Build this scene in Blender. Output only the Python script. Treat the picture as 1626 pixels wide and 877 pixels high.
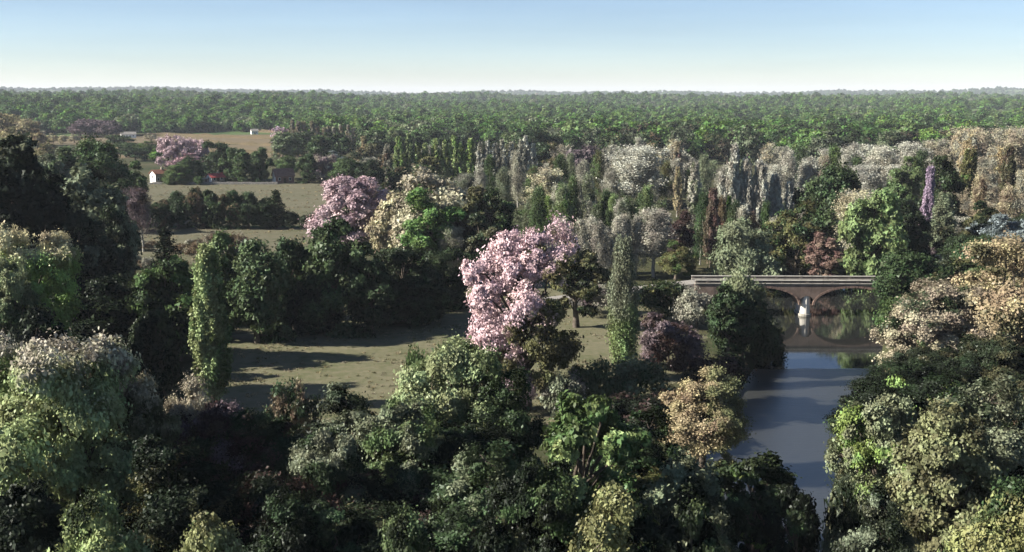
import bpy, bmesh, math, random
import numpy as np
from math import radians, pi, sin, cos, tan, atan2, sqrt

for o in list(bpy.data.objects):
    bpy.data.objects.remove(o)
scene = bpy.context.scene
col = scene.collection

# ------------------------------------------------------------------ camera
PW, PH, F, HOR, CAMZ, GZ = 1626.0, 877.0, 1743.0, 154.0, 35.0, 1.5
PITCH = math.atan((PH / 2 - HOR) / F)
cam_d = bpy.data.cameras.new('camera')
cam_d.sensor_width = 36.0
cam_d.lens = F / PW * 36.0
cam_d.clip_start = 0.5
cam_d.clip_end = 60000
cam = bpy.data.objects.new('camera', cam_d)
cam.location = (0, 0, CAMZ)
cam.rotation_euler = (pi / 2 - PITCH, 0, 0)
col.objects.link(cam)
scene.camera = cam

# ------------------------------------------------------------------ sky, sun, exposure
SUN_EL, SUN_AZ = radians(30), radians(-8)        # azimuth: 0 = from the left (-X), positive = from behind the scene
world = bpy.data.worlds.new('World')
scene.world = world
world.use_nodes = True
wn = world.node_tree.nodes
wl = world.node_tree.links
bg = wn['Background']
bg.inputs['Strength'].default_value = 0.05
sky = wn.new('ShaderNodeTexSky')
sky.sky_type = 'NISHITA'
sky.sun_disc = False
sky.sun_elevation = SUN_EL
sdir = (-cos(SUN_EL) * cos(SUN_AZ), cos(SUN_EL) * sin(SUN_AZ), sin(SUN_EL))
sky.sun_rotation = atan2(sdir[0], sdir[1])
sky.air_density, sky.dust_density, sky.ozone_density = 1.0, 0.35, 2.5
tc = wn.new('ShaderNodeTexCoord')
mp = wn.new('ShaderNodeVectorMath'); mp.operation = 'MULTIPLY'
mp.inputs[1].default_value = (1, 1, 1.55)          # a clear sky whose blue comes down close to the horizon
nz = wn.new('ShaderNodeVectorMath'); nz.operation = 'NORMALIZE'
wl.new(tc.outputs['Generated'], mp.inputs[0])
wl.new(mp.outputs[0], nz.inputs[0])
wl.new(nz.outputs[0], sky.inputs['Vector'])
tint = wn.new('ShaderNodeMix'); tint.data_type = 'RGBA'; tint.blend_type = 'MULTIPLY'; tint.inputs[0].default_value = 1
tint.inputs[7].default_value = (.95, .965, 1.03, 1)
wl.new(sky.outputs['Color'], tint.inputs[6]); 
cn = wn.new('ShaderNodeTexNoise'); cn.inputs['Scale'].default_value = 3.0; cn.inputs['Detail'].default_value = 5
cm = wn.new('ShaderNodeMapping'); cm.inputs['Scale'].default_value = (1, 1, 9); wl.new(nz.outputs[0], cm.inputs[0]); wl.new(cm.outputs[0], cn.inputs['Vector'])
cr_ = wn.new('ShaderNodeMapRange'); cr_.inputs[1].default_value = .3; cr_.inputs[2].default_value = .7; cr_.inputs[3].default_value = .95; cr_.inputs[4].default_value = 1.05
wl.new(cn.outputs[0], cr_.inputs[0])
thin = wn.new('ShaderNodeMix'); thin.data_type = 'RGBA'; thin.blend_type = 'MULTIPLY'; thin.inputs[0].default_value = 1
wl.new(tint.outputs[2], thin.inputs[6]); wl.new(cr_.outputs[0], thin.inputs[7]); wl.new(thin.outputs[2], bg.inputs['Color'])
sun_d = bpy.data.lights.new('sun', 'SUN')
sun_d.energy = 5.0
sun_d.angle = radians(0.5)
sun_d.color = (1.0, 0.95, 0.86)
sun = bpy.data.objects.new('sun', sun_d)
sun.rotation_euler = (pi / 2 - SUN_EL, 0, atan2(sdir[1], sdir[0]) + pi / 2)
col.objects.link(sun)
scene.view_settings.view_transform = 'Standard'
scene.view_settings.look = 'None'
scene.view_settings.exposure = 1.55
scene.view_settings.gamma = 1.0
scene.cycles.max_bounces = 5
scene.cycles.diffuse_bounces = 1
scene.cycles.glossy_bounces = 2
scene.cycles.transmission_bounces = 2
scene.cycles.volume_bounces = 0
scene.cycles.transparent_max_bounces = 4

# ------------------------------------------------------------------ photo pixel -> place on a level plane
def ray(u, v):
    x = (u - PW / 2) / F
    y = (PH / 2 - v) / F
    return np.array([x, cos(PITCH) + y * sin(PITCH), y * cos(PITCH) - sin(PITCH)])
def ground(u, v, z=GZ):
    d = ray(u, v)
    t = (z - CAMZ) / d[2]
    return d[0] * t, d[1] * t
def height_at(u, v, x, y):
    """height of the point over (x, y) that photo row v shows"""
    d = ray(u, v)
    return CAMZ + d[2] / d[1] * y
def metres(px, y):
    return px * y / F / cos(PITCH)

def tag(o, label=None, cat=None, group=None, kind=None):
    if label: o['label'] = label
    if cat: o['category'] = cat
    if group: o['group'] = group
    if kind: o['kind'] = kind
    return o

# ------------------------------------------------------------------ materials
def newmat(name):
    m = bpy.data.materials.new(name)
    m.use_nodes = True
    nt = m.node_tree
    b = nt.nodes.get('Principled BSDF')
    return m, nt, nt.nodes, nt.links, b
def N(nt, typ, **kw):
    n = nt.nodes.new(typ)
    for k, v in kw.items():
        if k.startswith('in_'):
            n.inputs[int(k[3:])].default_value = v
        else:
            setattr(n, k, v)
    return n
def mixc(nt, a, b, f, blend='MIX'):
    n = nt.nodes.new('ShaderNodeMix'); n.data_type = 'RGBA'; n.blend_type = blend
    for sock, val in ((n.inputs[0], f), (n.inputs[6], a), (n.inputs[7], b)):
        if hasattr(val, 'links'):
            nt.links.new(val, sock)
        elif isinstance(val, (int, float)):
            sock.default_value = val
        else:
            sock.default_value = (*val, 1)
    return n.outputs[2]
def mth(nt, op, a, b=None, c=None, clamp=False):
    n = nt.nodes.new('ShaderNodeMath'); n.operation = op; n.use_clamp = clamp
    for i, val in enumerate((a, b, c)):
        if val is None: continue
        if hasattr(val, 'links'): nt.links.new(val, n.inputs[i])
        else: n.inputs[i].default_value = val
    return n.outputs[0]
def noise(nt, vec, scale, detail=3, rough=.55):
    n = nt.nodes.new('ShaderNodeTexNoise')
    n.inputs['Scale'].default_value = scale
    n.inputs['Detail'].default_value = detail
    n.inputs['Roughness'].default_value = rough
    if vec is not None: nt.links.new(vec, n.inputs['Vector'])
    return n.outputs[0]
def ramp(nt, f, a, b):
    n = nt.nodes.new('ShaderNodeMapRange'); n.interpolation_type = 'SMOOTHSTEP'
    nt.links.new(f, n.inputs[0])
    n.inputs[1].default_value = a; n.inputs[2].default_value = b
    return n.outputs[0]
def pos(nt):
    return nt.nodes.new('ShaderNodeNewGeometry').outputs['Position']

PAL = dict(
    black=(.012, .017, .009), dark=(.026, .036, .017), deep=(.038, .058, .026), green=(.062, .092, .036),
    mid=(.088, .125, .046), bright=(.115, .205, .045), spring=(.165, .225, .075), lime=(.245, .29, .13),
    yellow=(.20, .205, .092), greygreen=(.15, .17, .10), dusty=(.165, .18, .11), olive=(.095, .092, .042),
    pink=(.55, .40, .415), rose=(.44, .29, .31), cream=(.40, .36, .235), beige=(.335, .265, .15),
    sand=(.33, .28, .19), grey=(.37, .35, .28), ash=(.25, .24, .185), silver=(.45, .445, .37), purple=(.13, .098, .105),
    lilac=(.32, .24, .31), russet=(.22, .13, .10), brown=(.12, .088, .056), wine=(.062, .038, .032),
    fgreen=(.09, .155, .038), fdeep=(.046, .088, .024), flime=(.14, .205, .058), tan=(.27, .225, .13), bluegrey=(.17, .20, .20), mauve=(.37, .33, .255))
_mats = {}
def leafmat(key):
    """'a' one colour; 'a+b:n.4' patches of b over a; 'a+b:t.6' a on top, b below that height"""
    if key in _mats: return _mats[key]
    m, nt, ns, lk, b = newmat('foliage_' + key.replace('+', '_').replace(':', '_').replace('.', ''))
    ns.remove(b)
    cols, _, mode = key.partition(':')
    cs = [PAL[c] for c in cols.split('+')]
    tcn = ns.new('ShaderNodeTexCoord')
    oi = ns.new('ShaderNodeObjectInfo')
    gpos = pos(nt)
    base = None
    if len(cs) == 2:
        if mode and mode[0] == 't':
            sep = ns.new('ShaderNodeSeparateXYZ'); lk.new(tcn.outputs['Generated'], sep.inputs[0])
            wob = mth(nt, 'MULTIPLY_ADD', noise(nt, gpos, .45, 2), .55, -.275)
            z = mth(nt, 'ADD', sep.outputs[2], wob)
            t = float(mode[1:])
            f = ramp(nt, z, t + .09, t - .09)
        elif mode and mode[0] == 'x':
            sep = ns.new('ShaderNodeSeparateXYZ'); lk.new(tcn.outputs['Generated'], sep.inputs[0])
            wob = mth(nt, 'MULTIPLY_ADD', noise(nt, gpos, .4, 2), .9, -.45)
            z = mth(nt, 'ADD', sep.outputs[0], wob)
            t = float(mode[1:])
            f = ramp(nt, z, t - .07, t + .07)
        elif mode and mode[0] == 'd':
            sep = ns.new('ShaderNodeSeparateXYZ'); lk.new(tcn.outputs['Generated'], sep.inputs[0])
            wob = mth(nt, 'MULTIPLY_ADD', noise(nt, gpos, .4, 2), .8, -.4)
            z = mth(nt, 'ADD', mth(nt, 'MULTIPLY', mth(nt, 'SUBTRACT', mth(nt, 'ADD', sep.outputs[0], 1.0), sep.outputs[2]), .5), wob)
            t = float(mode[1:])
            f = ramp(nt, z, t - .05, t + .05)
        else:
            t = float(mode[1:]) if mode else .5
            nf = noise(nt, gpos, .012 if mode[:1] == 'w' else .33, 4 if mode[:1] == 'w' else 2)
            f = ramp(nt, nf, 1 - t - .04 + (t - .5) * .5, 1 - t + .04 + (t - .5) * .5)
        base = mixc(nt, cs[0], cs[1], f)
    else:
        base = mixc(nt, cs[0], cs[0], .5)
    at1 = ns.new('ShaderNodeAttribute'); at1.attribute_name = 'leaf_shade'
    at2 = ns.new('ShaderNodeAttribute'); at2.attribute_name = 'clump_shade'
    hs = ns.new('ShaderNodeHueSaturation')
    lk.new(base, hs.inputs['Color'])
    hue = mth(nt, 'MULTIPLY_ADD', at2.outputs['Fac'], .05, .475)
    lk.new(hue, hs.inputs['Hue'])
    lk.new(mth(nt, 'MULTIPLY_ADD', oi.outputs['Random'], .25, .85), hs.inputs['Saturation'])
    v = mth(nt, 'MULTIPLY_ADD', at1.outputs['Fac'], .4, .78)
    v = mth(nt, 'MULTIPLY', v, mth(nt, 'MULTIPLY_ADD', at2.outputs['Fac'], .6, .7))
    v = mth(nt, 'MULTIPLY', v, mth(nt, 'MULTIPLY_ADD', oi.outputs['Random'], .3, .86))
    lk.new(v, hs.inputs['Value'])
    df = ns.new('ShaderNodeBsdfDiffuse'); lk.new(hs.outputs[0], df.inputs[0])
    tr = ns.new('ShaderNodeBsdfTranslucent'); lk.new(hs.outputs[0], tr.inputs[0])
    gl = ns.new('ShaderNodeBsdfGlossy'); gl.inputs['Roughness'].default_value = .42
    gl.inputs[0].default_value = (.8, .85, .8, 1)
    ms = ns.new('ShaderNodeMixShader'); ms.inputs[0].default_value = .17
    lk.new(df.outputs[0], ms.inputs[1]); lk.new(tr.outputs[0], ms.inputs[2])
    ms2 = ns.new('ShaderNodeMixShader'); ms2.inputs[0].default_value = .010
    lk.new(ms.outputs[0], ms2.inputs[1]); lk.new(gl.outputs[0], ms2.inputs[2])
    lk.new(ms2.outputs[0], ns['Material Output'].inputs[0])
    _mats[key] = m
    return m

def plainmat(name, c1, c2, scale, rough=.85, bump=0, det=4):
    m, nt, ns, lk, b = newmat(name)
    f = noise(nt, pos(nt), scale, det)
    f2 = ramp(nt, f, .32, .68)
    lk.new(mixc(nt, c1, c2, f2), b.inputs['Base Color'])
    b.inputs['Roughness'].default_value = rough
    b.inputs['Specular IOR Level'].default_value = .2
    if bump:
        bn = ns.new('ShaderNodeBump'); bn.inputs['Strength'].default_value = bump
        bn.inputs['Distance'].default_value = .1
        lk.new(f, bn.inputs['Height']); lk.new(bn.outputs[0], b.inputs['Normal'])
    return m
BARK = plainmat('bark', (.055, .043, .032), (.11, .09, .07), 2.5)
BARK_PALE = plainmat('bark_pale', (.20, .19, .16), (.30, .28, .24), 2.5)

def ground_mat(name, ca, cb, cc, stripe=None, sc=.05):
    m, nt, ns, lk, b = newmat(name)
    p = pos(nt)
    f = ramp(nt, noise(nt, p, sc, 5, .6), .35, .65)
    g = ramp(nt, noise(nt, p, sc * 14, 4, .65), .35, .7)
    c = mixc(nt, ca, cb, f)
    c = mixc(nt, c, cc, mth(nt, 'MULTIPLY', g, .8))
    c = mixc(nt, c, (ca[0] * .5, ca[1] * .62, ca[2] * .4), mth(nt, 'MULTIPLY', ramp(nt, noise(nt, p, sc * 5, 5, .7), .52, .72), .7))
    h = noise(nt, p, 2.2, 4, .7)
    if stripe:
        w = ns.new('ShaderNodeTexWave'); w.wave_type = 'BANDS'; w.bands_direction = 'Y'
        w.inputs['Scale'].default_value = stripe; w.inputs['Distortion'].default_value = 3.0
        w.inputs['Detail'].default_value = 3; w.inputs['Detail Scale'].default_value = .6
        lk.new(p, w.inputs['Vector'])
        c = mixc(nt, c, tuple(x * .62 for x in ca), mth(nt, 'MULTIPLY', w.outputs[1], .5))
    c = mixc(nt, c, (.5, .5, .5), mth(nt, 'MULTIPLY_ADD', h, .5, -.05), 'OVERLAY')
    lk.new(c, b.inputs['Base Color'])
    b.inputs['Roughness'].default_value = .95
    b.inputs['Specular IOR Level'].default_value = .1
    bn = ns.new('ShaderNodeBump'); bn.inputs['Strength'].default_value = .55; bn.inputs['Distance'].default_value = .12
    lk.new(h, bn.inputs['Height']); lk.new(bn.outputs[0], b.inputs['Normal'])
    return m

# ------------------------------------------------------------------ mesh helpers
def mesh_from(name, verts, faces, mat=None, smooth=False):
    me = bpy.data.meshes.new(name)
    me.from_pydata([tuple(map(float, v)) for v in verts], [], [tuple(map(int, f)) for f in faces])
    if mat: me.materials.append(mat)
    if smooth:
        me.shade_smooth()
    return me
def quads_mesh(name, V, Q, mat=None, k=4):
    me = bpy.data.meshes.new(name)
    me.vertices.add(len(V)); me.vertices.foreach_set('co', np.asarray(V, np.float32).ravel())
    n = len(Q)
    me.loops.add(n * k); me.loops.foreach_set('vertex_index', np.asarray(Q, np.int32).ravel())
    me.polygons.add(n)
    me.polygons.foreach_set('loop_start', np.arange(n, dtype=np.int32) * k)
    me.update(calc_edges=True)
    if mat: me.materials.append(mat)
    return me
def obj(name, me, parent=None, loc=(0, 0, 0)):
    o = bpy.data.objects.new(name, me)
    o.location = loc
    if parent: o.parent = parent
    col.objects.link(o)
    return o
def empty(name, loc, rz=0):
    o = bpy.data.objects.new(name, None)
    o.location = loc; o.rotation_euler = (0, 0, rz); o.empty_display_size = .5
    col.objects.link(o)
    return o
def struct(name, me):
    return tag(obj(name, me), kind='structure')

# ------------------------------------------------------------------ terrain and river
EDGE_L = [(1000, 1180), (1035, 960), (1062, 877), (1095, 780), (1128, 700), (1158, 640), (1185, 602), (1205, 570),
          (1196, 540), (1180, 505), (1185, 470), (1195, 448), (1170, 428), (1115, 416), (1000, 410)]
EDGE_R = [(1000, 402), (1180, 404), (1290, 415), (1345, 432), (1395, 452), (1412, 480), (1414, 505), (1404, 545),
          (1394, 600), (1376, 650), (1348, 700), (1330, 750), (1318, 800), (1308, 877), (1300, 960), (1320, 1180)]
RIVER = np.array([ground(u, v, 0.0) for u, v in EDGE_L + EDGE_R])
def river_sd(P):
    """signed distance to the river outline, negative inside"""
    A = RIVER; B = np.roll(RIVER, -1, 0)
    d2 = np.full(len(P), 1e12); inside = np.zeros(len(P), bool)
    for a, b in zip(A, B):
        ab = b - a; ap = P - a
        t = np.clip((ap @ ab) / (ab @ ab), 0, 1)
        q = ap - t[:, None] * ab
        d2 = np.minimum(d2, (q ** 2).sum(1))
        cr = ((a[1] > P[:, 1]) != (b[1] > P[:, 1]))
        with np.errstate(divide='ignore', invalid='ignore'):
            xx = (b[0] - a[0]) * (P[:, 1] - a[1]) / (b[1] - a[1]) + a[0]
        inside ^= cr & (P[:, 0] < xx)
    d = np.sqrt(d2)
    return np.where(inside, -d, d)
def sstep(x, a, b):
    t = np.clip((x - a) / (b - a), 0, 1)
    return t * t * (3 - 2 * t)
def hills(x, y):
    r = np.hypot(x, y); az = np.arctan2(x, np.maximum(y, 1))
    left = sstep(-az, .10, .24)
    z = sstep(r, 1000, 1650) * 17 * left + sstep(r, 1000, 3200) * (24 - 11 * left)
    und = 5.5 * np.sin(az * 13 + r * .0046) + 3.5 * np.sin(az * 31 + 1.7 - r * .0035)
    z = z + und * sstep(r, 1300, 2400)
    ridge = 38 + 19 * sstep(-az, .05, .42) + 10 * sstep(az, .12, .45) + 5 * np.sin(az * 17 + .6) + 3.5 * np.sin(az * 41 + 2) + 2 * np.sin(az * 97)
    z = z - sstep(r, 3300, 4200) * 10 + sstep(r, 5200, 7600) * ridge
    return z
def terrain(x, y):
    x = np.atleast_1d(np.asarray(x, float)); y = np.atleast_1d(np.asarray(y, float))
    z = GZ + hills(x, y)
    near = np.hypot(x, y) < 420
    if near.any():
        sd = river_sd(np.stack([x[near], y[near]], 1))
        z[near] = z[near] - (1 - sstep(sd, -1.6, 1.4)) * 3.0
    return z
def tz(x, y):
    return float(terrain(x, y)[0])

ang = np.unique(np.concatenate([np.linspace(-180, -34, 60), np.linspace(-34, 34, 240), np.linspace(34, 180, 60)]))
rad = [15.0]
while rad[-1] < 16000:
    rad.append(rad[-1] * (1.011 if rad[-1] < 300 else 1.024) + .1)
rad = np.array(rad)
AA, RR = np.meshgrid(np.radians(ang), rad)
X = RR * np.sin(AA); Y = RR * np.cos(AA)
Z = terrain(X.ravel(), Y.ravel()).reshape(X.shape)
nr, na = X.shape
V = np.stack([X, Y, Z], -1).reshape(-1, 3)
i, j = np.meshgrid(np.arange(nr - 1), np.arange(na - 1), indexing='ij')
Q = np.stack([i * na + j, i * na + j + 1, (i + 1) * na + j + 1, (i + 1) * na + j], -1).reshape(-1, 4)[:, ::-1]
m, nt, ns, lk, b = newmat('ground_cover')
p = pos(nt)
ln = ns.new('ShaderNodeVectorMath'); ln.operation = 'LENGTH'; lk.new(p, ln.inputs[0])
n1 = noise(nt, p, .03, 5, .6); n2 = noise(nt, p, .6, 5, .7); n3 = noise(nt, p, .006, 5, .65)
near_c = mixc(nt, (.06, .056, .03), (.03, .038, .016), ramp(nt, n1, .35, .65))
near_c = mixc(nt, near_c, (.10, .085, .055), mth(nt, 'MULTIPLY', ramp(nt, n2, .45, .75), .5))
far_c = mixc(nt, (.05, .09, .026), (.11, .15, .055), ramp(nt, n3, .35, .65))
far_c = mixc(nt, far_c, (.02, .04, .015), ramp(nt, noise(nt, p, .05, 4, .7), .45, .7))
lk.new(mixc(nt, near_c, far_c, ramp(nt, ln.outputs['Value'], 900, 1100)), b.inputs['Base Color'])
b.inputs['Roughness'].default_value = 1; b.inputs['Specular IOR Level'].default_value = .05
bn = ns.new('ShaderNodeBump'); bn.inputs['Strength'].default_value = .6; bn.inputs['Distance'].default_value = .25
lk.new(n2, bn.inputs['Height']); lk.new(bn.outputs[0], b.inputs['Normal'])
struct('ground', quads_mesh('ground', V, Q, m))

# river water: still above the ripple line below the bridge, wind-ruffled below it
YR = ground(1280, 586, 0)[1]
m, nt, ns, lk, b = newmat('river_water')
p = pos(nt)
sep = ns.new('ShaderNodeSeparateXYZ'); lk.new(p, sep.inputs[0])
edge = mth(nt, 'ADD', sep.outputs[1], mth(nt, 'MULTIPLY_ADD', noise(nt, p, .25, 3), 1.6, -.8))
ruf = ramp(nt, edge, YR + .5, YR - .5)
mpn = ns.new('ShaderNodeMapping'); mpn.inputs['Scale'].default_value = (.45, 1.5, 1); lk.new(p, mpn.inputs[0])
rip = noise(nt, mpn.outputs[0], 1.3, 5, .68)
slow = noise(nt, p, .14, 3, .5)
lk.new(mixc(nt, (.016, .017, .016), (.026, .027, .025), ruf), b.inputs['Base Color'])
lk.new(mth(nt, 'MULTIPLY_ADD', ruf, 1.0, 1.7), b.inputs['IOR'])
b.inputs['Specular Tint'].default_value = (1, .97, .92, 1)
lk.new(mth(nt, 'MULTIPLY_ADD', ruf, .30, .02), b.inputs['Roughness'])
bn = ns.new('ShaderNodeBump'); bn.inputs['Distance'].default_value = .07
lk.new(mth(nt, 'MULTIPLY', mth(nt, 'MULTIPLY_ADD', ruf, .9, .03), mth(nt, 'MULTIPLY_ADD', slow, 1.0, .5)), bn.inputs['Strength'])
lk.new(rip, bn.inputs['Height']); lk.new(bn.outputs[0], b.inputs['Normal'])
x0, x1, y0, y1 = RIVER[:, 0].min() - 6, RIVER[:, 0].max() + 6, RIVER[:, 1].min() - 6, RIVER[:, 1].max() + 6
struct('river', mesh_from('river', [(x0, y0, 0), (x1, y0, 0), (x1, y1, 0), (x0, y1, 0)], [(0, 1, 2, 3)], m))

# fields: thin sheets a little above the plain
def sheet(name, pts, mat, dz, sub=10, jitter=2.0, seed=0, flat=True):
    """outline given in photo pixels on the level plain, edges made uneven"""
    rg = np.random.default_rng(seed)
    P = np.array([ground(u, v) for u, v in pts]); out = []
    for a, b in zip(P, np.roll(P, -1, 0)):
        for k in range(sub):
            q = a + (b - a) * k / sub
            out.append((q[0] + rg.normal(0, jitter), q[1] + rg.normal(0, jitter), GZ + dz))
    bm = bmesh.new()
    f = bm.faces.new([bm.verts.new(q) for q in out])
    bm.normal_update()
    bmesh.ops.triangulate(bm, faces=[f])
    bmesh.ops.recalc_face_normals(bm, faces=bm.faces)
    for f in bm.faces:
        if f.normal.z < 0: f.normal_flip()
    me = bpy.data.meshes.new(name); bm.to_mesh(me); bm.free()
    me.materials.append(mat)
    return struct(name, me)
MEADOW = ground_mat('meadow_turf', (.112, .105, .062), (.085, .088, .044), (.14, .124, .078), None, .06)
STUBBLE = ground_mat('stubble', (.108, .10, .062), (.085, .085, .048), (.13, .115, .076), .16, .03)
TERRACE = ground_mat('terrace_soil', (.13, .098, .055), (.10, .08, .045), (.165, .128, .08), .05, .02)
GRASSY = ground_mat('verge_grass', (.04, .085, .016), (.055, .10, .02), (.07, .085, .028), None, .1)
sheet('meadow', [(330, 668), (330, 540), (520, 500), (760, 440), (1100, 470), (1120, 520), (1060, 640), (860, 690), (560, 690)], MEADOW, .02, 12, .5, 1)
sheet('field', [(180, 420), (170, 362), (505, 360), (505, 395), (330, 420)], STUBBLE, .02, 10, .6, 2)
sheet('field', [(185, 358), (190, 290), (540, 288), (530, 352), (480, 358)], STUBBLE, .02, 10, .8, 3)
sheet('verge', [(185, 361.8), (185, 359.6), (485, 359.4), (485, 361.8)], GRASSY, .04, 12, .35, 4)
sheet('terraced_field', [(165, 252), (165, 232), (470, 230), (470, 250)], TERRACE, .05, 10, 1.5, 5)
sheet('terraced_field', [(40, 230), (60, 212), (445, 211), (455, 229)], TERRACE, .05, 10, 2, 6)
# low earth banks that step the terraced field
def bank(pts, w, h, mat, seed):
    rg = np.random.default_rng(seed)
    P = [np.array(ground(u, v)) for u, v in pts]
    line = []
    for a, b in zip(P[:-1], P[1:]):
        for k in range(14):
            line.append(a + (b - a) * k / 14 + rg.normal(0, .5, 2))
    line.append(P[-1])
    V, Fq = [], []
    for k, q in enumerate(line):
        hh = h * (.6 + .7 * rg.random())
        for dy, z in ((-w, -.1), (-w * .4, hh), (w * .5, hh * .9), (w * 1.5, -.1)):
            V.append((q[0], q[1] + dy, GZ + z))
        if k:
            for c in range(3):
                a0 = (k - 1) * 4 + c
                Fq.append((a0, a0 + 4, a0 + 5, a0 + 1))
    return struct('earth_bank', mesh_from('earth_bank', V, Fq, mat, True))
SOILBANK = ground_mat('bank_soil', (.085, .062, .034), (.065, .055, .03), (.12, .09, .05), None, .1)
bank([(172, 246), (300, 240), (450, 244)], 4, 1.6, SOILBANK, 1)
bank([(60, 222), (250, 216), (440, 221)], 5, 2.6, SOILBANK, 2)
bank([(200, 231), (330, 227), (455, 233)], 5, 2.0, SOILBANK, 3)
bank([(60, 213), (250, 209), (330, 208), (440, 212)], 6, 3.5, SOILBANK, 4)

# ------------------------------------------------------------------ trees: prototypes
def rand_dirs(rg, n):
    d = rg.normal(size=(n, 3))
    return d / np.linalg.norm(d, axis=1, keepdims=True)
def fib_dirs(n, rg, lo=-.6, hi=1.0):
    k = np.arange(n) + .5
    z = lo + (hi - lo) * k / n
    t = k * 2.39996 + rg.random() * 6
    s = np.sqrt(np.maximum(0, 1 - z * z))
    return np.stack([s * np.cos(t), s * np.sin(t), z], 1) + rg.normal(0, .12, (n, 3))
def leaves_mesh(name, C, Nn, S, shade, clump, rg, elong=1.5, up=0.0, tri=False):
    """one small folded diamond per leaf spray"""
    n = len(C)
    Nn = Nn / np.maximum(np.linalg.norm(Nn, axis=1, keepdims=True), 1e-6)
    T = rand_dirs(rg, n); T[:, 2] += up
    T = T - (T * Nn).sum(1, keepdims=True) * Nn
    T /= np.maximum(np.linalg.norm(T, axis=1, keepdims=True), 1e-6)
    B = np.cross(Nn, T)
    L = (S * elong / 2)[:, None]; W = (S / 2)[:, None]
    fold = Nn * (W * .35)
    if tri:
        V = np.stack([C - T * L * .7 + B * W * 1.1, C - T * L * .7 - B * W * 1.1, C + T * L], 1).reshape(-1, 3)
        me = quads_mesh(name, V, np.arange(n * 3).reshape(-1, 3), None, 3)
    else:
      V = np.stack([C - T * L, C + B * W + T * L * .15 + fold, C + T * L, C - B * W + T * L * .15 + fold], 1).reshape(-1, 3)
      me = quads_mesh(name, V, np.arange(n * 4).reshape(-1, 4))
    for nm, arr in (('leaf_shade', shade), ('clump_shade', clump)):
        a = me.attributes.new(nm, 'FLOAT', 'FACE')
        a.data.foreach_set('value', np.asarray(arr, np.float32))
    return me
class Tubes:
    def __init__(s): s.V, s.F = [], []
    def add(s, pts, rr, sides=5):
        pts = np.asarray(pts, float); b0 = len(s.V)
        for k, (q, r) in enumerate(zip(pts, rr)):
            d = pts[min(k + 1, len(pts) - 1)] - pts[max(k - 1, 0)]
            d = d / (np.linalg.norm(d) + 1e-9)
            a = np.cross(d, (0.3, 1, 0.1)); a /= np.linalg.norm(a) + 1e-9
            c = np.cross(d, a)
            for t in range(sides):
                th = 2 * pi * t / sides
                s.V.append(q + r * (a * cos(th) + c * sin(th)))
            if k:
                for t in range(sides):
                    t2 = (t + 1) % sides; u0 = b0 + (k - 1) * sides; u1 = b0 + k * sides
                    s.F.append((u0 + t, u0 + t2, u1 + t2, u1 + t))
    def mesh(s, name): return mesh_from(name, s.V, s.F, None, True)
def curve(a, b, sag, rg, n=5, wob=.05):
    a = np.asarray(a, float); b = np.asarray(b, float)
    t = np.linspace(0, 1, n)[:, None]
    L = np.linalg.norm(b - a)
    m = a + (b - a) * t + np.array([0, 0, 1.0]) * (sag * L) * (t * (1 - t) * 4)
    m[1:-1] += rg.normal(0, wob * L, (n - 2, 3))
    return m

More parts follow.
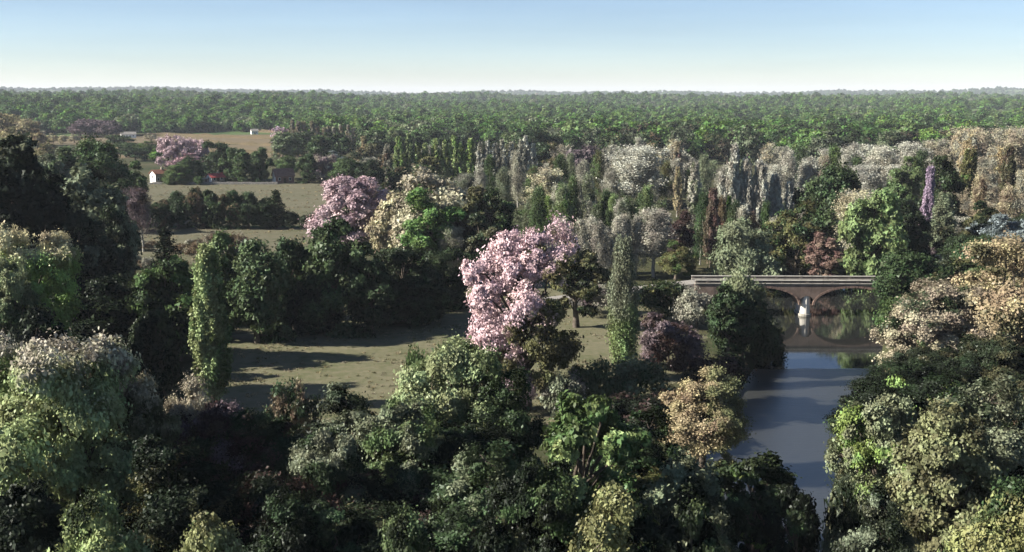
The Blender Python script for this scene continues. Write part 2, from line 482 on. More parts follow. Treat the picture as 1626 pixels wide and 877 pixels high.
def proto_round(seed, H=15., W=11., zb=.2, lobes=15, lr=.42, spread=.60, nclump=16, per=60, leaf=.3, thin=.0, lo=-.65, ragged=.12, trunkr=.035, cluster=.24, bush=False, box=1.0, tri=False):
    rg = np.random.default_rng(seed)
    zc = H * (zb + 1) / 2; RZ = H * (1 - zb) / 2; RX = W / 2
    D = fib_dirs(lobes, rg, lo, .98)
    sxy = np.hypot(D[:, 0], D[:, 1]).clip(.05, 1)
    D[:, :2] *= np.where(D[:, 2] < 0, sxy ** (box - 1), 1)[:, None]
    fr = spread * (1 + rg.normal(0, ragged, lobes))
    LC = np.stack([D[:, 0] * RX * fr, D[:, 1] * RX * fr, zc + D[:, 2] * RZ * fr], 1)
    LR = lr * RX * (1 + rg.normal(0, .18, lobes)).clip(.6, 1.5)
    tub = Tubes()
    bend = rg.normal(0, W * .02, (6, 3)); bend[0] = 0; bend[:, 2] = 0
    tz_ = np.linspace(-.04 * H, H * .8, 6)
    tp = np.stack([np.zeros(6), np.zeros(6), tz_], 1) + np.cumsum(bend, 0)
    r0 = trunkr * H
    tub.add(tp, r0 * np.array([1.35, .9, .72, .5, .32, .15]), 7)
    C, Nn, S, sh, cl = [], [], [], [], []
    for k in range(lobes):
        zz = max(.12 * H if not bush else .02 * H, min(LC[k, 2] * .62, .72 * H))
        st = np.array([np.interp(zz, tz_, tp[:, 0]), np.interp(zz, tz_, tp[:, 1]), zz])
        tub.add(curve(st, LC[k], .06, rg, 5), r0 * np.array([.36, .28, .21, .14, .07]), 4)
        dd = rand_dirs(rg, nclump)
        out = LC[k] - np.array([0, 0, zc]); out /= np.linalg.norm(out) + 1e-6
        dd = dd + out * .55; dd /= np.linalg.norm(dd, axis=1, keepdims=True)
        cc = LC[k] + dd * LR[k] * rg.uniform(.55, 1.12, (nclump, 1)) * np.array([1, 1, .85])
        cc[:, 2] = np.maximum(cc[:, 2], .02 * H)
        for q in range(nclump):
            if q % 3 == 0:
                tub.add(curve(LC[k], cc[q], .03, rg, 3), r0 * np.array([.08, .06, .02]), 3)
            n = max(6, int(per * rg.uniform(.55, 1.35)))
            crad = LR[k] * cluster * 1.9 * rg.uniform(.7, 1.3)
            e = rg.normal(size=(n, 3)) * crad * np.array([.62, .62, .42])
            C.append(cc[q] + e)
            nn = rand_dirs(rg, n) * .75 + dd[q] * .85 + np.array([0, 0, .3])
            Nn.append(nn)
            S.append(leaf * np.exp(rg.normal(-.08, .38, n)).clip(.4, 2.0))
            sh.append(rg.random(n)); cl.append(np.full(n, rg.random()))
    C = np.concatenate(C); C[:, 2] = np.maximum(C[:, 2], .04)
    me = leaves_mesh('crown', C, np.concatenate(Nn), np.concatenate(S), np.concatenate(sh), np.concatenate(cl), rg, tri=tri)
    return tub.mesh('trunk'), me, H, W

def proto_poplar(seed, H=18., W=4.2, strands=46, per=150, leaf=.4, r0=.26, zb=.04, fuzz=1.0, tri=True):
    rg = np.random.default_rng(seed)
    tub = Tubes()
    tzz = np.linspace(-.03 * H, H * .97, 8)
    tp = np.stack([rg.normal(0, .05, 8), rg.normal(0, .05, 8), tzz], 1); tp[0, :2] = 0
    tub.add(tp, r0 * np.linspace(1.2, .06, 8), 6)
    prof = lambda t: np.interp(t, [0, .06, .2, .45, .7, .88, 1], [.45, .72, .95, 1.0, .78, .44, .06])
    C, Nn, S, sh, cl = [], [], [], [], []
    for k in range(strands):
        z0 = H * (zb + (.86 - zb) * (k + rg.random()) / strands)
        ln = H * rg.uniform(.13, .26)
        z1 = min(z0 + ln, H * rg.uniform(.985, 1.0))
        th = k * 2.39996 + rg.normal(0, .3)
        rr = W / 2 * prof(z1 / H * .92) * rg.uniform(.62, 1.08)
        a = np.array([0, 0, z0]); b = np.array([rr * cos(th), rr * sin(th), z1])
        mid = np.array([rr * .8 * cos(th), rr * .8 * sin(th), z0 + (z1 - z0) * .45])
        tub.add([a, mid, b], r0 * np.array([.2, .14, .03]), 3)
        n = int(per * rg.uniform(.7, 1.3))
        t = rg.beta(1.6, 1.1, n)[:, None]
        base = np.where(t < .45, a + (mid - a) * (t / .45), mid + (b - mid) * ((t - .45) / .55))
        sp = W * .075 * fuzz * (1.15 - .6 * t)
        base = base + rg.normal(size=(n, 3)) * sp * np.array([1, 1, 1.5])
        C.append(base)
        Nn.append(rand_dirs(rg, n) + np.array([cos(th), sin(th), .15]) * .8)
        S.append(leaf * rg.uniform(.6, 1.3, n)); sh.append(rg.random(n)); cl.append(np.full(n, rg.random()))
    C = np.concatenate(C); C[:, 2] = np.maximum(C[:, 2], .05)
    me = leaves_mesh('crown', C, np.concatenate(Nn), np.concatenate(S), np.concatenate(sh), np.concatenate(cl), rg, 1.7, .8, tri)
    return tub.mesh('trunk'), me, H, W

def proto_wispy(seed, H=16., W=8., boughs=22, per=150, leaf=.33, r0=.3, zb=.18):
    """upright feathery crown of fine twigs and thin leaf, branches showing"""
    rg = np.random.default_rng(seed)
    tub = Tubes()
    tzz = np.linspace(-.03 * H, H * .9, 7)
    tp = np.stack([rg.normal(0, .12, 7), rg.normal(0, .12, 7), tzz], 1); tp[0, :2] = 0
    tub.add(tp, r0 * np.linspace(1.15, .1, 7), 6)
    C, Nn, S, sh, cl = [], [], [], [], []
    for k in range(boughs):
        f = (k + rg.random()) / boughs
        z0 = H * (zb + .55 * f)
        th = k * 2.39996 + rg.normal(0, .3)
        rr = W / 2 * rg.uniform(.45, 1.0) * (1 - .55 * f)
        z1 = min(H * .985, z0 + H * rg.uniform(.16, .36))
        a = np.array([np.interp(z0, tzz, tp[:, 0]), np.interp(z0, tzz, tp[:, 1]), z0])
        b = np.array([rr * cos(th), rr * sin(th), z1])
        cv = curve(a, b, -.10, rg, 5, .04)
        tub.add(cv, r0 * np.array([.34, .26, .2, .13, .05]), 4)
        for q in range(6):
            s = cv[rg.integers(2, 5)]
            e = s + np.array([rg.normal(0, .09 * W), rg.normal(0, .09 * W), rg.uniform(.05, .15) * H])
            e[2] = min(e[2], H)
            tub.add([s, (s + e) / 2 + rg.normal(0, .1, 3), e], r0 * np.array([.1, .07, .02]), 3)
            n = int(per / 6 * rg.uniform(.5, 1.5))
            t = rg.beta(1.5, 1.0, n)[:, None]
            C.append(s + (e - s) * t + rg.normal(size=(n, 3)) * W * .045 * np.array([1, 1, 1.3]))
            Nn.append(rand_dirs(rg, n) + np.array([cos(th), sin(th), .2]) * .6)
            S.append(leaf * rg.uniform(.5, 1.3, n)); sh.append(rg.random(n)); cl.append(np.full(n, rg.random()))
    C = np.concatenate(C); C[:, 2] = np.maximum(C[:, 2], .05)
    me = leaves_mesh('crown', C, np.concatenate(Nn), np.concatenate(S), np.concatenate(sh), np.concatenate(cl), rg, 1.6, .6, True)
    return tub.mesh('trunk'), me, H, W

def proto_conifer(seed, H=11., W=4.6, tiers=22, per=120, leaf=.3, r0=.22):
    rg = np.random.default_rng(seed)
    tub = Tubes(); tub.add([(0, 0, -.3), (.05, 0, H * .5), (0, .05, H * .97)], [r0 * 1.2, r0 * .6, .03], 6)
    C, Nn, S, sh, cl = [], [], [], [], []
    for k in range(tiers * 3):
        f = (k + .5) / (tiers * 3); z0 = H * (.08 + .88 * f); th = k * 2.39996
        rr = W / 2 * (1.05 - f) ** .75 * rg.uniform(.55, 1.15)
        b = np.array([rr * cos(th), rr * sin(th), z0 - .06 * H * (1 - f) + .02 * H])
        tub.add([(0, 0, z0), b * [.5, .5, 1], b], [r0 * .22, r0 * .14, .01], 3)
        n = int(per * (.35 + .65 * (1 - f)) / 2)
        t = rg.beta(1.6, 1, n)[:, None]
        C.append(np.array([0, 0, z0]) + (b - np.array([0, 0, z0])) * t + rg.normal(size=(n, 3)) * W * .045 * [1, 1, .8])
        Nn.append(rand_dirs(rg, n) + np.array([0, 0, .6])); S.append(leaf * rg.uniform(.6, 1.2, n))
        sh.append(rg.random(n)); cl.append(np.full(n, rg.random()))
    me = leaves_mesh('crown', np.concatenate(C), np.concatenate(Nn), np.concatenate(S), np.concatenate(sh), np.concatenate(cl), rg, 2.0, 0, True)
    return tub.mesh('trunk'), me, H, W

PROTO = {
    # near: leaf sprays a few pixels long; broad and tall builds, the build nearest in shape is taken
    'near': [proto_round(11, per=340, leaf=.155, lobes=19, lr=.36, spread=.69, ragged=.18, cluster=.17), proto_round(12, per=320, leaf=.155, lobes=21, lr=.36, spread=.68, ragged=.19, cluster=.17),
             proto_round(13, H=16, W=7.6, per=310, leaf=.14, lobes=21, lr=.38, spread=.70, ragged=.2, cluster=.18), proto_round(14, H=17, W=7.0, per=300, leaf=.14, lobes=22, lr=.41, spread=.68, ragged=.18, cluster=.18),
             proto_round(15, H=16, W=9, zb=.1, per=310, leaf=.15, lobes=21, lr=.39, spread=.67, ragged=.19, cluster=.17)],
    'bigleaf': [proto_round(21, per=210, leaf=.185, lobes=21, lr=.38, spread=.66, ragged=.18, nclump=15, cluster=.18), proto_round(22, H=16, W=7.5, per=190, leaf=.165, lobes=21, lr=.41, spread=.66, ragged=.18, cluster=.18),
                proto_round(23, H=17, W=7, per=190, leaf=.165, lobes=21, lr=.41, spread=.67, ragged=.18, cluster=.18)],
    'spray': [proto_round(24, H=14, W=11, per=95, leaf=.24, lobes=26, lr=.25, spread=.80, ragged=.22, cluster=.22, nclump=13), proto_round(25, H=16, W=8, per=95, leaf=.22, lobes=24, lr=.28, spread=.78, ragged=.22, cluster=.22, nclump=13)],
    'round': [proto_round(31 + k, zb=.06, lo=-.8, per=120, leaf=.27, W=(11, 9, 7.5, 10, 8)[k], lobes=15 + k % 3 * 2, lr=.38 - .02 * (k % 3), spread=.66, ragged=.18 + .03 * (k % 3), cluster=.2, tri=True) for k in range(5)],
    'full': [proto_round(36 + k, H=13, W=(11, 9, 8, 10)[k], zb=-.08, lo=-.95, box=.3, per=100, leaf=.28, lobes=22, lr=.38, spread=.64, ragged=.2, bush=True, cluster=.2, tri=True) for k in range(4)],
    'blossom': [proto_round(47, H=17, W=11, zb=.06, per=210, leaf=.16, lobes=31, lr=.30, spread=.70, ragged=.22, nclump=14, cluster=.17, trunkr=.042, lo=-.85, box=.6),
                proto_round(42, H=15, W=10, zb=-.04, lo=-.8, box=.4, per=260, leaf=.2, lobes=23, lr=.34, spread=.68, ragged=.16, cluster=.2, tri=True)],
    'dome': [proto_round(51 + k, H=9, W=11, zb=-.15, lo=-.6, box=.3, per=110, leaf=.26, lobes=18, lr=.38, spread=.66, ragged=.18, bush=True, trunkr=.03, cluster=.2, tri=True) for k in range(3)],
    'bush': [proto_round(61 + k, H=4, W=5, zb=-.1, lo=-.25, per=80, leaf=.17, lobes=11, lr=.44, spread=.62, bush=True, nclump=10, trunkr=.03, ragged=.2, tri=True) for k in range(3)],
    'poplar': [proto_poplar(71, per=360, leaf=.25), proto_poplar(72, strands=40, per=380, leaf=.25), proto_poplar(73, strands=52, fuzz=1.2, per=330, leaf=.25)],
    'poplarn': [proto_poplar(75, strands=96, per=300, leaf=.22, fuzz=.9, tri=False), proto_poplar(76, W=5.2, strands=90, per=300, leaf=.18, fuzz=1.4, tri=False)],
    'plume': [proto_poplar(171 + k, H=17, W=5.5, strands=34 + 3 * k, per=330, leaf=.2, fuzz=1.35 + .15 * k, zb=.1, r0=.22) for k in range(3)],
    'wispy': [proto_wispy(81 + k, boughs=22 + 3 * k, per=520, leaf=.19, W=(8, 7, 6, 9)[k]) for k in range(4)],
    'conifer': [proto_conifer(91), proto_conifer(92, W=5.5)],
    'far': [proto_round(101 + k, zb=.02, lo=-.7, per=46, nclump=9, leaf=.55, lobes=12, lr=.44, spread=.6, ragged=.16, tri=True) for k in range(4)],
    'farpoplar': [proto_poplar(111 + k, strands=30, per=130, leaf=.4, r0=.3) for k in range(2)],
    'farwispy': [proto_wispy(121 + k, boughs=18, per=220, leaf=.3, r0=.35) for k in range(2)],
}
NAMES = dict(near='broadleaf_tree', bigleaf='broadleaf_tree', spray='broadleaf_tree', round='broadleaf_tree', full='broadleaf_tree', far='broadleaf_tree', blossom='blossom_tree', dome='spreading_tree',
             bush='bush', poplar='poplar_tree', poplarn='poplar_tree', farpoplar='poplar_tree', plume='plume_tree', wispy='feathery_tree', farwispy='feathery_tree', conifer='conifer_tree')
CATS = dict(bush='bush', poplar='poplar', poplarn='poplar', farpoplar='poplar', conifer='conifer')
def extents(cr):
    P = np.empty(len(cr.vertices) * 3, np.float32); cr.vertices.foreach_get('co', P); P = P.reshape(-1, 3)
    r = np.abs(P[:, :2]).max(1)
    return float(np.percentile(P[:, 2], 99.7)), 2 * float(np.percentile(r, 97))
for k, lst in PROTO.items():
    for q, (tr, cr, h, w) in enumerate(lst):
        h, w = extents(cr); lst[q] = (tr, cr, h, w)
        tr.materials.append(BARK); cr.materials.append(BARK)
_cnt = {}
RG = random.Random(5)
def plant(kind, x, y, h, w, mat, label, group=None, rz=None, name=None, cat=None, var=None):
    lst = PROTO[kind]
    k = _cnt[kind] = _cnt.get(kind, -1) + 1
    if var is None:
        order = sorted(range(len(lst)), key=lambda q: abs(math.log((h / w) / (lst[q][2] / lst[q][3]))))
        var = order[k % 2 if len(lst) > 2 else 0] if len(lst) > 1 else 0
    tr, cr, H, W = lst[var % len(lst)]
    root = empty(name or NAMES[kind], (x, y, tz(x, y)), RG.uniform(0, 6.28) if rz is None else rz)
    root.rotation_euler[0] = RG.gauss(0, .022); root.rotation_euler[1] = RG.gauss(0, .022)
    root.scale = (w / W, w / W, h / H)
    tag(root, label, cat or CATS.get(kind, 'tree'), group)
    t = obj('trunk', tr, root)
    t.material_slots[0].link = 'OBJECT'
    t.material_slots[0].material = BARK_PALE if 'wispy' in kind or kind in ('farpoplar', 'plume') else BARK
    c = obj('crown', cr, root)
    c.material_slots[0].link = 'OBJECT'
    c.material_slots[0].material = leafmat(mat)
    return root
def T(kind, u, vt, vb, w, mat, label, group=None, **kw):
    x, y = ground(u, vb)
    h = height_at(u, vt, x, y) - GZ
    wm = metres(w, y)
    return plant(kind, x, y, h, wm, mat, label, group, **kw)

# ------------------------------------------------------------------ trees: one by one (column, top row, foot row, width)
# meadow and river bank
T('blossom', 833, 364, 650, 168, 'pink+olive:d.54', 'tall pink blossom tree with olive green patches standing alone in the meadow', var=0, rz=0.0)
T('bush', 822, 585, 655, 60, 'pink', 'small pink blossoming bush beside the trunk of the tall pink tree', name='blossom_bush')
T('round', 915, 388, 520, 84, 'olive+dark:n.5', 'dark olive tree just behind the tall pink blossom tree')
T('poplarn', 992, 380, 604, 48, 'dusty+spring:t.45', 'slim grey green poplar with a bright foot beside the tall pink tree', var=1)
T('poplarn', 337, 392, 652, 56, 'lime+mid:x.7', 'tall sunlit fresh green poplar at the edge of the meadow', var=0, rz=0.0)  # sunlit left and darker right side are painted into the leaf colour
T('bush', 940, 572, 650, 80, 'green', 'green bush in the meadow between pink tree and grey green poplar')
T('bush', 1012, 568, 640, 90, 'deep+greygreen:n.5', 'dark bush around the foot of the grey green poplar')
T('dome', 1062, 505, 585, 95, 'wine+purple:n.5', 'low purple brown spreading tree beside the grey green poplar')
T('bush', 1105, 458, 522, 62, 'ash', 'pale grey feathery bush at the end of the meadow below the bridge')
T('bush', 890, 590, 660, 70, 'ash+greygreen:n.5', 'thin grey scrub behind the green bush in the meadow')
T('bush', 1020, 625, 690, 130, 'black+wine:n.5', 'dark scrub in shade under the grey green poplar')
T('bush', 955, 630, 690, 90, 'black+deep:n.5', 'blackish shrub in front of the green meadow bush')
T('bush', 945, 452, 500, 60, 'purple+ash:n.5', 'mauve grey bush between the dark olive tree and the poplar')
T('bush', 1055, 445, 510, 90, 'dark+olive:n.3', 'dark bush below the approach to the bridge')
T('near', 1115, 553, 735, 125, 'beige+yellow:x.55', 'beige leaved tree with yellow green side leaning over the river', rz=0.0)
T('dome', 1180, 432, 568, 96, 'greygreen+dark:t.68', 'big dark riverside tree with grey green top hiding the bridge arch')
T('round', 1152, 455, 580, 72, 'deep', 'dark green tree on the bank beside the pale grey bush')
T('dome', 1218, 478, 560, 50, 'dark', 'dark bushy tree hanging over the water below the bridge pier')
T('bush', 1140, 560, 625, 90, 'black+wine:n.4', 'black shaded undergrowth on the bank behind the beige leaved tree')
T('dome', 1182, 348, 452, 105, 'greygreen', 'round grey green willow behind the bridge parapet')
# right bank
T('dome', 1462, 408, 520, 125, 'deep+greygreen:n.4', 'dark green spreading tree at the end of the bridge')
T('bush', 1420, 475, 540, 60, 'green', 'green bush hanging over the water beside the bridge arch')
T('near', 1592, 380, 640, 200, 'beige+olive:n.4', 'tall beige and olive tree on the far river bank')
T('near', 1475, 450, 640, 165, 'sand+deep:n.35', 'beige tree with dark green patches leaning to the river')
T('dome', 1438, 540, 640, 92, 'beige+mid:n.35', 'low beige bushy tree touching the still water')
T('round', 1560, 430, 600, 110, 'olive+mid:n.5', 'olive green tree between the two beige trees')
T('near', 1395, 632, 960, 155, 'dusty+spring:n.35', 'grey green feathery tree at the bend of the river bank')
T('dome', 1462, 600, 760, 125, 'spring+mid:n.4', 'fresh green bushy tree under the beige trees')
T('near', 1530, 602, 960, 180, 'dusty+dark:n.4', 'silvery green tree with dark patches among the riverside trees')  # shade between the clumps painted as dark leaf patches
T('bigleaf', 1480, 650, 1040, 175, 'yellow+olive:n.4', 'yellow green large leaved tree in front of the silvery tree')
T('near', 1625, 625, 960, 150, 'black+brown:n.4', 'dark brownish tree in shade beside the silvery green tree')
T('bigleaf', 1575, 760, 1180, 170, 'yellow+deep:n.5', 'dark yellow green large leaved tree low on the river bank')
T('near', 1385, 790, 1130, 130, 'greygreen+dark:n.5', 'grey green tree with dark heart at the water edge')
T('bush', 1345, 780, 1000, 95, 'dusty+black:n.5', 'grey green bush overhanging the near water')
T('near', 1640, 740, 1100, 150, 'black+dusty:n.3', 'black tree with few silver leaves behind the yellow green tree')
for u, vt, vb in ((1336, 728, 768), (1328, 760, 806), (1322, 800, 850), (1318, 842, 896), (1352, 690, 728), (1372, 655, 690)):
    T('bush', u + 12, vt, vb, 40, 'greygreen+olive:n.5', 'small reedy bush along the water edge under the feathery trees', 'reedy bushes along the water edge')
# near bank, this side of the meadow
T('spray', 1245, 700, 1010, 120, 'black+green:n.35', 'blackish tree reaching out over the near water')
T('spray', 1190, 662, 985, 205, 'dark+spring:n.22', 'dark large leaved tree spread over the near water')
T('bigleaf', 1085, 655, 1030, 160, 'greygreen+dark:n.45', 'grey green large leaved tree beside the near water')
T('spray', 930, 632, 1010, 190, 'green+lime:n.35', 'broad large leaved green tree below the grey green poplar')
T('bigleaf', 985, 780, 1250, 190, 'yellow+black:n.55', 'yellow green leaved low tree in front of the broad green tree')
T('near', 1010, 655, 930, 150, 'black+deep:n.4', 'blackish tree behind the two large leaved trees')
T('spray', 1095, 805, 1250, 140, 'mid+black:n.6', 'dark tree with bright leaf sprays low over the water')
T('near', 705, 548, 880, 190, 'lime+mid:x.7', 'pale lime green tree at the near edge of the meadow', var=1, rz=0.0)  # lit side lime, other side darker: light put into the leaf colour
T('near', 785, 590, 900, 130, 'deep+dark:n.5', 'dark green tree leaning on the pale lime green tree')
T('bush', 662, 552, 690, 46, 'green', 'small green treetop beside the pale lime green tree')
T('near', 640, 640, 960, 150, 'mid+greygreen:n.5', 'soft green tree in front of the pale lime green tree')
T('near', 570, 622, 900, 150, 'greygreen+dark:n.55', 'dull grey green tree at the near meadow edge')
T('bush', 470, 605, 720, 80, 'deep+brown:n.4', 'dark bush standing out on the near meadow edge')
T('near', 530, 690, 1010, 150, 'dusty+deep:n.45', 'silvery green tree in the shade below the meadow')
T('near', 440, 650, 950, 150, 'dark+wine:n.4', 'dark tree with reddish twigs below the sunlit poplar')
T('near', 345, 645, 940, 150, 'wine+purple:n.4', 'purple brown dark tree at the foot of the sunlit poplar')
T('near', 760, 700, 1040, 180, 'deep+greygreen:n.4', 'deep green tree in shade in front of the dark green tree')
T('near', 860, 740, 1150, 160, 'black+green:n.4', 'almost black tree beside the broad large leaved tree')
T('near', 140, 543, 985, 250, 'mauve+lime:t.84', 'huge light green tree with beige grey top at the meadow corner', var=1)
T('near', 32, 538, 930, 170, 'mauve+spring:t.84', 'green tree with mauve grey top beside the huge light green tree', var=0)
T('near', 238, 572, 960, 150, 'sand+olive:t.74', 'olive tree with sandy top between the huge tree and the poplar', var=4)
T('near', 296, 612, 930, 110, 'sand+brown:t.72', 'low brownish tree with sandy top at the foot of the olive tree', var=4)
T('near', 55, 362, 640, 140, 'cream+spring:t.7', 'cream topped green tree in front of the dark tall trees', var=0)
T('near', 20, 415, 660, 90, 'lime+green:t.6', 'lime green tree beside the cream topped tree')
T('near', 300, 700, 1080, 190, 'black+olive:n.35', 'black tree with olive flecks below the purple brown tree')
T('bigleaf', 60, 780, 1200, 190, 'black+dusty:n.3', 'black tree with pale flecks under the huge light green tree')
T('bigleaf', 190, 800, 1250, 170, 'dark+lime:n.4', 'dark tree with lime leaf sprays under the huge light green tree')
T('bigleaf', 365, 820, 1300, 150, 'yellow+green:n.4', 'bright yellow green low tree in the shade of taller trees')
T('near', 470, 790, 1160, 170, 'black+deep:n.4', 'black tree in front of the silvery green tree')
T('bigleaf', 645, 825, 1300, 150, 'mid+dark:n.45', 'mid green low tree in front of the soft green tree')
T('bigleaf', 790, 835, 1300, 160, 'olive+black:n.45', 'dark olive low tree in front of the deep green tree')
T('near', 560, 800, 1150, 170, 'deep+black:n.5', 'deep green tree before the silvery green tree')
# dark wood behind the meadow
DW = 'dark trees along the far side of the meadow'
T('full', 535, 352, 525, 115, 'green+deep:n.5', 'tall dark green tree in front of the round pink tree')
T('full', 408, 388, 545, 110, 'mid+green:n.5', 'mid green tree just behind the sunlit poplar')
T('full', 352, 372, 540, 80, 'mid', 'bushy green treetop rising behind the sunlit poplar')
T('full', 468, 382, 525, 100, 'deep', 'dark green tree between the mid green tree and the tallest dark one')
for u, vt, vb, w, lab in ((640, 392, 510, 115, 'wide blackish green tree below the sandy cream tree'), (590, 415, 530, 90, 'blackish green tree below the round pink tree'),
                          (700, 396, 490, 85, 'blackish green tree below the vivid green tree'), (660, 430, 515, 90, 'low blackish tree where meadow meets the dark wood, near the pink tree'),
                          (500, 440, 528, 80, 'low blackish tree at the foot of the tall dark green tree')):
    T('full', u, vt, vb, w, 'dark+deep:n.4', lab, DW)
T('full', 275, 412, 575, 125, 'green+dark:n.5', 'dark green tree beside the tall sunlit poplar')
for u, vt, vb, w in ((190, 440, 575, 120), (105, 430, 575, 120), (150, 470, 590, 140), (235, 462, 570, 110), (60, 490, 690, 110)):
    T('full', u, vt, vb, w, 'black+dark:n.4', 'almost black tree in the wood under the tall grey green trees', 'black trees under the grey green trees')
T('full', 262, 492, 634, 80, 'black+dark:n.4', 'low dark tree standing beside the foot of the sunlit poplar')  # tree added to throw a shadow band across the meadow
T('full', 236, 495, 604, 60, 'black+dark:n.4', 'small black tree squeezed between the dark wood and the poplar')  # extra tree, put in for one more shadow stripe on the meadow
T('conifer', 265, 360, 442, 46, 'black', 'lone dark ragged conifer in the tan field')
T('round', 35, 222, 520, 165, 'black+greygreen:n.25', 'huge black tree towering over the valley edge')
T('full', 85, 280, 520, 140, 'black+dark:n.3', 'black tree leaning on the huge black tree')
T('full', 152, 268, 470, 120, 'greygreen+dark:n.35', 'tall dusty grey green tree beside the huge black tree')
T('full', 190, 330, 480, 70, 'greygreen+dark:n.5', 'dull green tree leaning on the tall dusty tree at the field edge')
T('full', 140, 340, 520, 110, 'dark+greygreen:n.3', 'dark tree below the tall dusty grey green tree')
T('round', 158, 222, 350, 100, 'green+deep:n.5', 'deep green tree behind the tall dusty tree')
T('round', 100, 236, 360, 80, 'dusty+green:n.5', 'pale dusty tree behind the huge black tree')
T('round', 215, 258, 335, 50, 'green', 'green tree beside the white house field')
T('round', 195, 285, 370, 70, 'deep', 'deep green tree at the corner of the tan field')
T('wispy', 228, 298, 400, 42, 'purple+wine:n.4', 'purple brown thin tree at the end of the hedgerow')
# hedgerow between the two fields
HR = 'hedgerow between the two tan fields'
for u, vt, w, mt in ((255, 318, 44, 'deep+brown:n.4'), (283, 306, 46, 'deep'), (312, 300, 44, 'dark+brown:n.4'), (338, 303, 42, 'green+dark:n.4'),
                     (366, 304, 46, 'deep+brown:n.4'), (395, 306, 46, 'green+deep:n.5'), (418, 315, 40, 'deep')):
    T('full', u, vt, 363, w, mt, 'bushy dark hedgerow tree between the two tan fields', HR)
T('conifer', 440, 303, 363, 40, 'dark', 'pointed dark conifer at the end of the hedgerow')
T('bush', 460, 335, 363, 32, 'dark', 'dark round bush at the foot of the pointed conifer')
T('bush', 492, 338, 366, 30, 'dark+ash:n.3', 'dark shrub standing between field and round pink tree')
for u, vt, vb, w in ((190, 380, 396, 26), (210, 382, 398, 26), (238, 383, 398, 30), (290, 386, 402, 34), (315, 380, 410, 40), (345, 368, 402, 44), (375, 370, 405, 40)):
    T('bush', u, vt, vb, w, 'brown+ash:n.4', 'low brown scrub along the tan field', 'brown scrub in the tan field')
for u, vt, vb, w in ((185, 405, 428, 30), (205, 398, 424, 36), (235, 408, 432, 26), (160, 412, 438, 40)):
    T('bush', u, vt, vb, w, 'ash+brown:n.4', 'thin grey bush in the tan field before the conifer', 'grey bushes before the conifer')
# around the houses
T('full', 284, 262, 293, 42, 'mid', 'mid green round tree beside the white gabled house')
T('full', 305, 250, 290, 40, 'deep+green:n.5', 'dark tree between white house and red roofed cottage')
T('full', 346, 226, 286, 52, 'deep', 'dark green tree right behind the red roofed cottage')
T('full', 376, 236, 288, 40, 'green', 'green tree between the cottage and the big twin trees')
T('full', 388, 238, 291, 40, 'green+deep:n.4', 'big round tree nearer the cottage of two by the barn')
T('full', 414, 236, 291, 36, 'deep+green:n.5', 'big round tree nearer the barn of two by the barn')
T('full', 490, 246, 291, 36, 'green+deep:n.4', 'round green tree beside the brown barn')
T('dome', 514, 246, 289, 58, 'purple+mauve:n.4', 'purple grey dome shaped tree near the barn')
T('round', 555, 252, 300, 60, 'green', 'green tree above the round pink tree')
T('round', 590, 255, 310, 50, 'deep', 'dark tree behind the round pink tree')
T('round', 455, 248, 284, 40, 'mid+green:n.5', 'light green tree behind the barn roof')
T('round', 530, 240, 280, 40, 'bluegrey+green:n.5', 'blue green tree behind the purple grey dome tree')
T('bush', 315, 280, 294, 16, 'green', 'small green shrub beside the cottage')
for u, vt, w in ((268, 215, 36), (300, 220, 30), (322, 222, 24)):
    T('far', u, vt, 268, w, 'pink+rose:n.4', 'pale pink blossom tree in the group behind the white house', 'pink trees behind the white house', name='blossom_tree')
T('far', 300, 244, 270, 60, 'rose+purple:n.5', 'low rose coloured thicket under the pale pink trees', name='blossom_tree')
for u, vt, vb, w, mt in ((150, 190, 216, 50, 'purple'), (175, 192, 217, 40, 'purple+wine:n.4'), (128, 196, 217, 36, 'purple')):
    T('far', u, vt, vb, w, mt, 'purple brown tree at the top of the terraced field', 'purple trees above the terraced field')
T('far', 447, 202, 240, 28, 'lilac+rose:n.5', 'lilac pink round tree at the end of the tan poplar row', name='blossom_tree')
for u, vt, vb, w, mt in ((8, 180, 232, 60, 'tan+olive:n.4'), (45, 190, 236, 40, 'tan+brown:n.4'), (30, 200, 250, 50, 'olive+tan:n.5'), (20, 215, 262, 60, 'olive'), (60, 205, 240, 30, 'brown+tan:n.5'), (75, 222, 256, 36, 'olive+tan:n.4')):
    T('far', u, vt, vb, w, mt, 'tawny olive tree on the slope behind the huge black tree', 'tawny trees behind the huge black tree')
for u, vt, vb, w, mt in ((200, 226, 250, 44, 'green'), (232, 224, 250, 40, 'mid'), (215, 234, 256, 40, 'deep'), (252, 236, 258, 30, 'bright+green:n.5'), (190, 215, 236, 40, 'green+deep:n.5')):
    T('far', u, vt, vb, w, mt, 'green thicket tree on the terraced slope beside pink trees', 'green thicket on the terraced slope')
for u, vt, vb, w in ((85, 212, 228, 16), (100, 215, 229, 14), (118, 213, 227, 18), (65, 208, 224, 15), (240, 212, 224, 18), (140, 219, 230, 16)):
    T('far', u, vt, vb, w, 'cream+tan:n.5', 'sandy yellow shrub on the terraced field', 'sandy shrubs on the terraced field', name='shrub', cat='bush')
